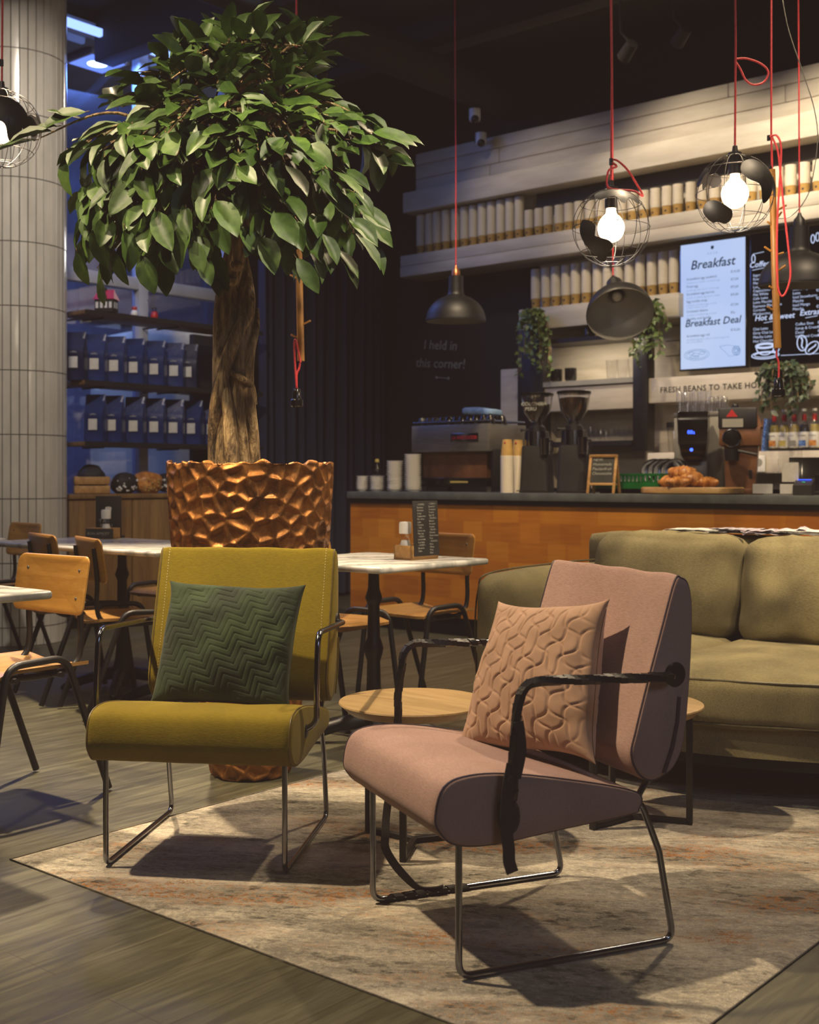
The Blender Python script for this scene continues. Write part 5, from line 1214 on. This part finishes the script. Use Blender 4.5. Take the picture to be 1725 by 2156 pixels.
# tall black dispenser with blue display
t = thing('drip_grinder', 'tall black dispenser with blue digits behind the croissants', 'dispenser', (bw(1461, 6.92), 6.92, WZ), rad(25))
q = MB(); q.rings([[(x * sx, -.03 + y * sy, z) for x, y in ((-.09, -.08), (.09, -.08), (.1, 0), (.09, .1), (-.09, .1), (-.1, 0))] for sx, sy, z in ((.55, .5, .20), (.8, .8, .24), (.95, 1, .32), (1, 1.05, .45), (1, 1.05, .505), (.97, 1, .51))]); q.build('head', X['blackgl'], t)
q = MB(); q.span((-.065, .02, 0), (.085, .10, .24), bev=.006); q.build('column', X['steel'], t); q = MB(); q.span((-.10, -.12, 0), (.10, .1, .02), bev=.004); q.build('base', X['black'], t)
text('lettering', '88s', .034, X['led'], t, T(-.035, -.118, .37) @ Rx(pi / 2)); q = MB(); q.lathe([(.002, 0), (.010, 0), (.010, .002), (.002, .002)], 14, mat=T(-.01, -.112, .272) @ Rx(pi / 2)); q.build('button', X['led'], t)
q = MB(); q.span((.065, -.05, .22), (.08, .05, .34)); q.build('side_strip', X['chrome'], t)
# steel boiler with glasses on it
t = thing('water_boiler', 'grey steel boiler tower carrying a cluster of upturned glasses', 'boiler', (bw(1497, 7.12), 7.14, WZ)); q = MB(); q.span((-.24, -.06, 0), (.10, .10, .515), bev=.006); q.build('tank', X['enamel'], t); q = MB(); q.span((-.24, -.065, .49), (.10, .105, .52), bev=.004); q.build('top_tray', X['steel'], t)
g0 = None; bx = bw(1497, 7.12)
for i in range(12):
    x = bx - .215 + .056 * (i % 6); y = 7.11 + .075 * (i // 6); hh = 1.0 if i % 6 < 4 else .72
    if g0 is None: q = MB(); q.lathe([(.026, .0), (.019, .135), (.017, .138), (.003, .138), (.003, .134), (.017, .132), (.024, 0)], 14); g0 = q.build('upturned_glass', X['glass']); o = g0
    else: o = g0.copy(); COL.objects.link(o)
    o.location = (x, y, WZ + .5205); o.scale = (1, 1, hh); tag(o, 'upturned clear glass in the cluster on the grey boiler', 'glass', 'glasses on the boiler')
# brown grinder
t = thing('shop_grinder', 'copper-brown shop coffee grinder with black hopper front and chrome dial', 'coffee grinder', (bw(1560, 6.84), 6.84, WZ + .0), rad(22))
q = MB(); q.span((-.11, -.11, 0), (.13, .14, .035), bev=.004); q.build('base', X['brown'], t); q = MB(); q.rings([[(x, y, z) for x, y in ((-a, -.06), (a2, -.06), (a2, .13), (-a, .13))] for a, a2, z in ((.085, .085, .035), (.095, .105, .30))], smooth=False); q.build('stand', X['brown'], t)
q = MB(); q.span((-.12, -.10, .29), (.12, .14, .40), bev=.006); q.build('motor_box', X['brown'], t); q = MB(); q.add([(-.12, -.1, .40), (.13, -.1, .40), (.13, .14, .40), (-.12, .14, .40), (-.10, -.08, .51), (.09, -.08, .51), (.09, .10, .51), (-.1, .1, .51)], [(0, 1, 5, 4), (1, 2, 6, 5), (2, 3, 7, 6), (3, 0, 4, 7), (4, 5, 6, 7)], smooth=False); q.build('hopper', X['brown'], t)
q = MB(); q.span((-.125, -.115, .39), (.10, -.07, .52), bev=.014); bh = q.build('hopper_front', X['black'], t); q = MB(); q.prism([(-.034, 0), (.034, 0), (0, .046)], 0, .002, mat=T(-.045, -.1155, .462) @ Rx(pi / 2)); q.build('warning_triangle', X['red'], bh); q = MB(); q.box((-.04, -.1165, .425), (.12, .002, .05)); q.build('label_plate', X['enamel'], bh)
MB().sphere((-.03, -.02, .53), .022, 12, 8).build('lid_knob', X['black'], t)
q = MB(); q.lathe([(.05, 0), (.056, .006), (.056, .03), (.048, .036), (.048, .03)], 28, mat=T(-.045, -.10, .335) @ Rx(pi / 2), cap=(False, False)); q.build('dial_ring', X['chrome'], t); q = MB(); q.lathe([(.002, 0), (.046, 0), (.044, .034), (.002, .036)], 24, mat=T(-.045, -.10, .335) @ Rx(pi / 2)); q.build('dial', X['blackgl'], t)
q = MB(); q.lathe([(.04, -.07), (.046, 0), (.002, 0)], 18, mat=T(-.045, -.105, .27)); q.lathe([(.002, -.07), (.04, -.07)], 18, mat=T(-.045, -.105, .27)); q.build('spout', X['black'], t); q = MB(); q.tube([(-.02, -.12, .262), (.10, -.15, .235)], .010, 8); q.build('spout_handle', X['black'], t)
q = MB(); q.box((.06, -.0625, .12), (.018, .004, .05), bev=.002); q.build('switch', X['black'], t)
# till and payment terminal, acrylic holders
t = thing('till_screen', 'black till touchscreen tilted back at the right end of the bar', 'till', (bw(1716, 6.80), 6.86, WZ), rad(20)); q = MB(); q.box((0, 0, .13), (.34, .02, .23), mat=Rx(rad(-28)), bev=.005); q.build('screen', X['blackgl'], t); q = MB(); q.span((-.08, -.02, 0), (.08, .16, .02), bev=.004); q.tube([(0, .05, .02), (0, .02, .12)], .02, 10); q.build('stand', X['black'], t)
t = thing('payment_terminal', 'small dark payment terminal with green light in front of the till', 'payment terminal', (bw(1693, 6.60), 6.60, WZ), rad(15)); q = MB(); q.rings([[(-.05, -.08, 0), (.05, -.08, 0), (.05, .09, 0), (-.05, .09, 0)], [(-.05, -.08, .055), (.05, -.08, .055), (.05, .09, .095), (-.05, .09, .095)]], smooth=False); q.build('casing', X['ink'], t)
q = MB(); q.box((0, .045, .0875), (.07, .035, .002), mat=T(0, 0, 0)); q.build('display', X['led'], t); q = MB(); q.box((.0, -.01, .0745), (.015, .008, .002)); q.build('green_light', pm('green_led', '#1fae55', emis='#1fae55', es=2), t)
for k, (px, lab, hh, wd) in enumerate(((1597, 'clear acrylic box nearest the brown grinder', .13, .13), (1655, 'tall clear acrylic holder with paper cards left of the till', .27, .13))):
    t = thing('acrylic_box', lab, 'acrylic box', (bw(px + 6, 6.62), 6.64, WZ), rad(25)); q = MB(); q.box((0, 0, hh / 2), (wd, .08, hh)); q.build('clear_shell', X['glass'], t); q = MB(); q.box((0, 0, .035), (wd - .02, .06, .055)); q.build('contents', X['whitec'], t)
    if k: q = MB(); q.box((0, -.03, .13), (wd - .04, .003, .11)); q.build('card', X['paperl'], t)
p = at(1597, 1000, y=8.38); t = thing('wall_socket', 'white square wall plate with round grey emblem behind the acrylic box', 'wall plate', (p.x, 8.392, 1.19)); q = MB(); q.box((0, 0, 0), (.10, .012, .12), bev=.004); q.build('plate', X['whitec'], t); q = MB(); q.lathe([(.002, 0), (.03, 0), (.03, .002), (.002, .002)], 18, mat=T(0, -.006, .01) @ Rx(pi / 2)); q.build('emblem', X['enamel'], t)

# ---------------------------------------------------------------- pendants
def cord(mb, pts, r=.0042): mb.tube(pts, r, 8)
LIGHTS = []
def globe_lamp(label, px, py, D, rz, loop, land, seed):
    c = at(px, py, d=D); r = .15; t = thing('globe_pendant', label, 'pendant lamp', c, rz + TH, 'wire globe pendants')
    q = MB()
    for k in range(6):
        a = pi * k / 6; q.tube([(r * cos(a) * cos(b), r * sin(a) * cos(b), r * sin(b)) for b in [2 * pi * i / 48 for i in range(48)] if True], .0014, 5, True)
    for la in (-70, -38, 0, 38, 72): q.tube([(r * cos(rad(la)) * cos(b), r * cos(rad(la)) * sin(b), r * sin(rad(la))) for b in [2 * pi * i / 48 for i in range(48)]], .0014, 5, True)
    q.build('wire_cage', X['black'], t)
    for lon, lat, pts in land:                                   # sheet-metal continents following the sphere
        poly = spline([(a, b, 0) for a, b in pts], 5, True); cx = sum(p.x for p in poly) / len(poly); cy = sum(p.y for p in poly) / len(poly); m = MB(); rs = []
        for rr in (r + .0022, r + .0008):
            for s in ((.02, .35, .7, 1) if rr > r + .001 else (1, .7, .35, .02)):
                ring = []
                for p in poly:
                    lo = rad(lon + (cx + (p.x - cx) * s) / max(.35, cos(rad(lat)))); la = rad(lat + cy + (p.y - cy) * s); ring.append((rr * cos(la) * cos(lo), rr * cos(la) * sin(lo), rr * sin(la)))
                rs.append(ring)
        m.rings(rs); m.build('continent_plate', X['black'], t, 60)
    m = MB(); m.lathe([(.003, .075), (.024, .075), (.024, .13), (.026, .135), (.026, .158), (.012, .162), (.009, .185), (.003, .186)], 20); m.build('lamp_holder', X['black'], t)
    m = MB(); m.lathe([(.003, -.056), (.014, -.0545), (.027, -.049), (.039, -.038), (.047, -.024), (.0515, -.008), (.052, .004), (.049, .018), (.043, .031), (.034, .043), (.025, .051), (.019, .060), (.018, .078), (.003, .078)], 40); m.build('bulb', X['bulb'], t)
    q = MB(); top = (CEIL - c.z)
    q.tube([(0, 0, .18), (.003, 0, .6), (-.006, 0, 1.2), (-.012, 0, top)], .0042, 8)
    if loop: q.tube(spline([Vec(p) for p in loop], 7), .0042, 8)
    q.build('cord', X['cord'], t)
    MB().lathe([(.003, top - .04), (.05, top - .04), (.055, top - .005), (.003, top - .002)], 20, (-.012, 0, 0)).build('ceiling_rose', X['black'], t)
    if loop: m = MB(); m.tube([(0, -.004, .245), (0, -.004, .27)], .008, 8); m.build('cable_tie', X['black'], t)
    LIGHTS.append(c); return t
AM = [(-8, 34), (6, 30), (14, 20), (10, 8), (20, 2), (34, -4), (40, -14), (30, -26), (22, -40), (10, -46), (4, -40), (-6, -20), (-14, 0), (-16, 18), (-12, 30)]
AFR = [(-26, 26), (-8, 33), (10, 30), (24, 20), (32, 4), (24, -8), (20, -24), (10, -36), (2, -32), (-4, -12), (-22, -4), (-32, 10)]
AUS = [(-24, 6), (-12, 18), (2, 20), (14, 12), (24, 0), (20, -14), (6, -20), (-6, -14), (-20, -12)]
EUA = [(-40, 6), (-20, 22), (0, 16), (18, 24), (40, 20), (52, 6), (36, -2), (24, -16), (12, -6), (2, -18), (-8, -4), (-26, -10)]
# longitudes: -90 faces the camera
globe_lamp('wire globe pendant with a red cord loop resting on top, left of the breakfast screen', 1287, 480, 4.69, 0, [(0, -.005, .255), (.018, -.02, .235), (-.015, -.03, .215), (-.022, -.05, .15), (.02, -.06, .135), (.08, -.05, .132), (.118, -.03, .118), (.10, -.02, .16), (.06, -.015, .225), (.02, -.01, .262), (0, -.005, .262)],
           [(-136, -26, [(a * .9, b * .9) for a, b in AM]), (-82, 44, EUA), (-8, -40, [(a * .7, b) for a, b in AUS]), (75, 5, [(a * .6, b * .6) for a, b in AM])], 1)
globe_lamp('wire globe pendant in front of the menu screens, hung from a straight red cord', 1548, 408, 4.66, 0, None, [(-64, 12, AFR), (-140, -38, AUS), (-18, 4, [(a * .5, b * .7) for a, b in EUA]), (130, 28, [(a * .7, b * .7) for a, b in EUA]), (178, 36, [(a * .6, b * .6) for a, b in AM])], 2)
globe_lamp('wire globe pendant in front of the tiled pillar, half cut off by the left edge', 4, 271, 4.72, 0, [(0, 0, .26), (-.02, -.01, .255), (-.05, -.02, .24)], [(-64, 4, AFR), (-26, -4, [(a * .7, b * .7) for a, b in AUS]), (120, 0, AM), (30, 10, EUA)], 3)
# spare loop tied between the two right-hand cords
def dome(label, px, py, y, tilt, cm):
    c = at(px, py, y=y); t = thing('dome_pendant', label, 'pendant lamp', (c.x, c.y, c.z), TH, 'black dome pendants over the bar')
    m = Rx(tilt); q = MB()
    out = [(.048, .20), (.050, .12), (.058, .075), (.10, .055), (.15, .02), (.185, -.03), (.20, -.085), (.2, -.10)]
    pr = [(p.x, p.y) for p in spline([(a, b, 0) for a, b in out], 5)]
    q.lathe([(.003, .20)] + pr, 44, mat=m, cap=(False, False)); q.build('shade', X['lampblk'], t, 50)
    q = MB(); q.lathe([(.197, -.10)] + [(r - .003, z - .002) for r, z in reversed(pr)] + [(.003, .19)], 44, mat=m, cap=(False, False)); q.build('shade_lining', X['enamel'], t, 50)
    q = MB(); q.lathe([(.003, .19), (.03, .195), (.028, .235), (.012, .255), (.008, .27), (.003, .27)], 18, mat=m); q.build('cap', X[cm], t)
    q = MB(); q.sphere((0, 0, .07), .03, 14, 10, mat=m); q.build('unlit_bulb', X['whitec'], t)
    p0 = m @ Vec((0, 0, .265)); q = MB(); q.tube([p0, (p0.x, p0.y + .01, 1.0), (p0.x - .01, p0.y + .01, CEIL - c.z)], .0042, 8); q.build('cord', X['cord'], t)
    MB().lathe([(.003, CEIL - c.z - .035), (.05, CEIL - c.z - .035), (.055, CEIL - c.z - .004), (.003, CEIL - c.z - .002)], 18, (p0.x - .01, p0.y + .01, 0)).build('ceiling_rose', X['black'], t)
    return t
dome('dark dome pendant with copper cap, leftmost over the bar', 960, 645, 6.3, 0.03, 'brasscap')
dome('dome pendant tilted so its grey inside shows, over the middle of the bar', 1302, 640, 6.3, -rad(43), 'black')
dome('dark dome pendant partly behind the peg rail at the right edge', 1682, 560, 6.0, 0.05, 'black')
# hanging peg rails
def peg_rail(label, px, ytop, ybot, D, sock, pegs, lean):
    a = at(px, ytop, d=D); t = thing('hanging_peg_rail', label, 'peg rail', (a.x, a.y, a.z), TH, 'hanging peg rails'); L = (ybot - ytop) / FPX * D
    q = MB(); q.tube([(0, 0, 0), (lean * .5, 0, -L * .5), (lean, 0, -L)], [.0135, .0145, .0155], 16); q.build('pole', X['peg'], t)
    for f, s, l, e in pegs:
        q = MB(); z = -L * f; x = lean * f; q.tube([(x, 0, z), (x + s * l, -.012, z + l * e)], .0042, 8); q.build('peg', X['peg'], t)
    q = MB(); q.tube([(0, 0, -.005), (0, .0, .03), (-.003, 0, .15), (-.005, 0, CEIL - a.z)], .0042, 8); z = -L
    sx, sy = sock; zz = -(sy - ytop) / FPX * D; x2 = (sx - px) / FPX * D
    q.tube(spline([(lean, 0, z + .02), (lean + (x2 - lean) * .2 - .004, 0, z - .03), (x2, 0, zz + .06), (x2, 0, zz)], 6), .0042, 8); q.build('cord', X['cord'], t)
    q = MB(); q.lathe([(.003, .0), (.012, 0), (.018, -.012), (.02, -.045), (.027, -.05), (.028, -.075), (.022, -.08), (.022, -.06), (.003, -.055)], 20, (x2, 0, zz)); q.build('empty_lamp_holder', X['blackgl'], t)
    MB().lathe([(.003, CEIL - a.z - .035), (.045, CEIL - a.z - .035), (.05, CEIL - a.z - .004), (.003, CEIL - a.z - .002)], 18, (-.005, 0, 0)).build('ceiling_rose', X['black'], t)
    return t, D, px, ytop
def lp(px, py, t4): t, D, x0, y0 = t4; return lambda X_, Y_, dy=0: Vec(((X_ - x0) / FPX * D, dy, -(Y_ - y0) / FPX * D))
r1 = peg_rail('wooden peg rail hanging in front of the menu screens, red cord loop over it', 1626, 357, 733, 4.95, (1640, 795), [(.24, 1, .05, .55), (.30, 1, .03, 1.5), (.32, -1, .03, .6), (.47, -1, .045, .55), (.48, 1, .035, .25), (.58, 1, .04, .75), (.68, -1, .03, .6), (.80, -1, .04, .55)], .022)
f = lp(0, 0, r1); t = r1[0]
q = MB(); q.tube(spline([f(1620, 290, -.01), f(1632, 288, -.02), f(1640, 310, -.03), f(1639, 360, -.03), f(1632, 480, -.03), f(1632, 580, -.03), f(1634, 610, -.03), f(1642, 626, -.03), f(1652, 614, -.03), f(1660, 580, -.03), f(1655, 520, -.03), f(1646, 440, -.03), f(1640, 380, -.03), f(1634, 320, -.025), f(1622, 286, -.01)], 7), .0042, 8)
q.build('cord_loop', X['cord'], t)
q = MB(); q.tube([f(1619, 285, 0), f(1619, 296, 0)], .007, 8); q.tube([f(1622, 350, 0), f(1622, 358, 0)], .007, 8); q.build('cable_tie', X['black'], t)
q = MB(); q.tube(spline([f(1545, 128, -.02), f(1570, 127, -.02), f(1600, 138, -.02), f(1615, 155, -.02), f(1606, 176, -.02), f(1585, 182, -.02), f(1568, 172, -.02), f(1556, 148, -.02), f(1545, 131, -.02)], 7), .0042, 8); q.build('tied_loop', X['cord'], t)
r2 = peg_rail('wooden peg rail hanging behind the indoor tree in front of the curtain', 626, 370, 760, 5.15, (625, 818), [(.34, -1, .02, .5), (.34, 1, .015, 1.2), (.56, -1, .04, .45), (.81, 1, .045, .45), (.885, -1, .04, .5)], .016)
f = lp(0, 0, r2); q = MB(); q.tube(spline([f(634, 764, -.02), f(628, 735, -.02), f(624, 718, -.02), f(621, 722, -.02), f(622, 760, -.02), f(625, 815, -.005)], 7), .0042, 8); q.build('cord_loop', X['cord'], r2[0])
# thin steel suspension wire
q = MB(); D = 5.3; q.tube(spline([at(x, y, d=D) for x, y in ((1643, -30), (1660, 60), (1690, 150), (1715, 230), (1722, 300), (1708, 390), (1690, 430), (1665, 455), (1640, 460), (1622, 455))], 8), .0022, 6); q.tube([at(1643, -30, d=D), at(1630, -30, d=D) * .0 + Vec((at(1643, -30, d=D).x, at(1643, -30, d=D).y, CEIL))], .0022, 6)
tag(q.build('hanging_wire', X['wire']), 'thin pale wire looping down beside the right-hand dome pendant', 'wire')
# cameras and track spots under the ceiling
for k, (px, py, y, lab) in enumerate(((1000, 250, 8.2, 'white dome security camera hanging below the dark ceiling'), (1013, 300, 8.42, 'lower security camera at the top edge of the white cladding'))):
    p = at(px, py, y=y); t = thing('security_camera', lab, 'camera', p, TH); MB().lathe([(.003, .08), (.05, .08), (.05, .0), (.045, -.02), (.003, -.02)], 20).build('housing', X['whitec'], t); q = MB(); q.sphere((0, -.03, -.012), .036, 14, 10); q.build('lens_dome', X['blackgl'], t)
    q = MB(); q.tube([(0, 0, .07), (0, 0, CEIL - p.z)] if k == 0 else [(0, 0, .04), (-.04, .14, .04)], .012, 8); q.build('mount', X['blackmt'], t)
for k, (px, py, D, lab) in enumerate(((1313, 122, 7.0, 'small ceiling spotlight above the left globe pendant'), (1425, 92, 7.0, 'small ceiling spotlight between the two globe pendants'), (672, 185, 7.6, 'dim ceiling spotlight half hidden behind the tree top'))):
    p = at(px, py, d=D); t = thing('track_spotlight', lab, 'spotlight', p, TH + .4); m = Rx(rad(60)) if k < 2 else Rx(rad(40)); q = MB(); q.lathe([(.003, .11), (.035, .11), (.042, 0), (.038, -.004), (.036, .02), (.003, .02)], 18, mat=m); q.build('can', X['blackmt'], t); q = MB(); q.lathe([(.003, .012), (.033, .012), (.003, .011)], 16, mat=m); q.build('lamp', X['warmspot'] if k < 2 else X['enamel'], t)
    q = MB(); q.tube([m @ Vec((0, 0, .1)), (0, .03, .16), (0, .03, CEIL - p.z)], .008, 8); q.build('stem', X['blackmt'], t)
# ---------------------------------------------------------------- lights
def aim(o, target): d = Vec(target) - o.location; o.rotation_euler = d.to_track_quat('-Z', 'Y').to_euler()
def spot(name, loc, target, power, color, angle=70, blend=.5, size=.08):
    l = bpy.data.lights.new(name, 'SPOT'); l.energy = power; l.color = color; l.spot_size = rad(angle); l.spot_blend = blend; l.shadow_soft_size = size
    o = bpy.data.objects.new(name, l); COL.objects.link(o); o.location = loc; aim(o, target); return o
def area(name, loc, target, power, color, sx, sy=None):
    l = bpy.data.lights.new(name, 'AREA'); l.energy = power; l.color = color; l.shape = 'RECTANGLE'; l.size = sx; l.size_y = sy or sx
    o = bpy.data.objects.new(name, l); COL.objects.link(o); o.location = loc; aim(o, target); return o
def point(name, loc, power, color, size=.05):
    l = bpy.data.lights.new(name, 'POINT'); l.energy = power; l.color = color; l.shadow_soft_size = size
    o = bpy.data.objects.new(name, l); COL.objects.link(o); o.location = loc; return o
WARM = (1, .77, .50); WARM2 = (1, .83, .62)
def cam2(xc, yc, z): v = to_room(xc, yc); return (v.x, v.y, z)
COOL = (.55, .68, 1.0)
spot('key_spot', cam2(-2.3, 3.3, 4.4), cam2(.3, 3.55, .3), 1000, WARM, 54, .6, .06)
spot('back_spot', cam2(1.6, 5.6, 4.4), cam2(.2, 3.3, .2), 430, WARM, 70, .6, .07)
spot('left_floor_spot', cam2(-1.7, 5.9, 4.4), cam2(-1.3, 4.6, 0), 2100, WARM, 46, .7, .07)
spot('tree_spot', cam2(-2.3, 2.5, 3.9), cam2(-.6, 4.3, 2.0), 150, WARM2, 60, .6, .06)
spot('planter_spot', cam2(-1.5, 2.4, 4.0), cam2(-.6, 4.3, .98), 260, WARM, 15, .5, .05)
spot('sofa_spot', cam2(2.1, 3.5, 4.4), cam2(1.15, 4.5, .5), 240, WARM, 46, .7, .07)
spot('trunk_spot', cam2(.9, 3.0, 3.6), cam2(-.55, 4.35, 1.5), 430, WARM2, 44, .7, .06)
spot('counter_spot', cam2(.4, 6.0, 4.4), (-4.4, 6.5, .5), 480, WARM, 80, .7, .1)
spot('counter_spot_right', cam2(2.4, 4.3, 4.4), (-2.6, 6.4, .6), 420, WARM, 80, .7, .1)
for k, (u, p) in enumerate(((-5.8, 55), (-4.4, 210), (-3.1, 360))):
    spot('wall_wash', (u, 7.0, 4.5), (u + .1, 8.6, 2.75), p, WARM2, 74, .8, .1)
area('under_shelf', (-5.1, 8.35, 2.19), (-5.1, 8.5, 1.4), 5, WARM2, .8, .05)
for x in (-5.3, -4.2, -3.1): spot('bar_work_spot', (x, 7.5, 4.6), (x, 8.0, 1.0), 120, WARM2, 52, .8, .08)
for c in LIGHTS: point('bulb_light', c + Vec((0, 0, -.08)), 9, WARM2, .05)
spot('pillar_spot', cam2(-1.6, 5.2, 4.5), (pc.x, pc.y, 1.9), 340, (1, .86, .72), 75, .8, .1)
spot('shelf_spot', (-5.7, 5.4, 4.6), (-7.6, 5.9, 1.5), 55, COOL, 60, .7, .08)
# blue strip light along the head of the window
m = MB(); m.box((XL + .09, 5.9, 4.555), (.05, 2.1, .06), bev=.008)
o = tag(m.build('light_tube', glow('blue_tube_glow', '#86a6ff', 2.2)), 'blue-white strip light running along the top of the window', 'light tube')
area('tube_light', (XL + .16, 5.9, 4.5), (-7.3, 5.9, 3.0), 36, (.16, .32, 1.0), .08, 2.0)
area('window_dusk', (-9.2, 4.1, 4.6), (-7.2, 5.2, 2.4), 70, (.18, .34, 1.0), 1.4, 1.8)
point('van_fill', (-8.9, 8.6, 3.4), 60, (1, .86, .66), .2)  # added warm fill that brightens the van outside, no real fixture
area('window_dusk_far', (-11.5, 6.5, 5.2), (-15, 7.2, 3.2), 420, (.26, .42, 1.0), 3, 3)
area('cool_fill', (2.4, .6, 3.6), (-1.5, 3.4, .4), 28, (.6, .72, 1.0), 1.2, 1.2)
for x, y in ((-3.6, 1.2), (-.6, 2.2), (-3.8, 5.0), (-1.2, 5.2)): spot('room_fill', (x, y, 4.6), (x, y, 0), 34, (1, .84, .62), 130, .8, .12)  # added overhead fill for the whole room, not actual fixtures
w = bpy.data.worlds.new('dusk'); w.use_nodes = True; scene.world = w
bg = w.node_tree.nodes['Background']; bg.inputs['Color'].default_value = (.05, .07, .12, 1); bg.inputs['Strength'].default_value = .15
# ---------------------------------------------------------------- camera
cd = bpy.data.cameras.new('camera'); cam = bpy.data.objects.new('camera', cd); COL.objects.link(cam)
cam.location = (0, 0, EYE); cam.rotation_euler = (pi / 2, 0, TH)
cd.sensor_fit = 'VERTICAL'; cd.sensor_height = 36; cd.sensor_width = 36 * 1725 / 2156; cd.lens = FPX / 2156 * 36; cd.shift_y = -(1078 - HORZ) / 2156
cd.clip_start = .05; cd.clip_end = 100
cd.dof.use_dof = True; cd.dof.focus_distance = 3.5; cd.dof.aperture_fstop = 4.5
scene.camera = cam
scene.view_settings.view_transform = 'Standard'; scene.view_settings.look = 'None'; scene.view_settings.exposure = 0; scene.view_settings.gamma = 1
# faded film blacks
scene.view_settings.use_curve_mapping = True
cm = scene.view_settings.curve_mapping
for i, b0 in enumerate((.0150, .0098, .0078)):
    c = cm.curves[i]; c.points[0].location = (0, b0); c.points[1].location = (1, 1)
cm.update()
cy = scene.cycles; cy.max_bounces = 7; cy.transparent_max_bounces = 12; cy.diffuse_bounces = 3; cy.glossy_bounces = 4; cy.sample_clamp_indirect = 6; cy.use_denoising = True
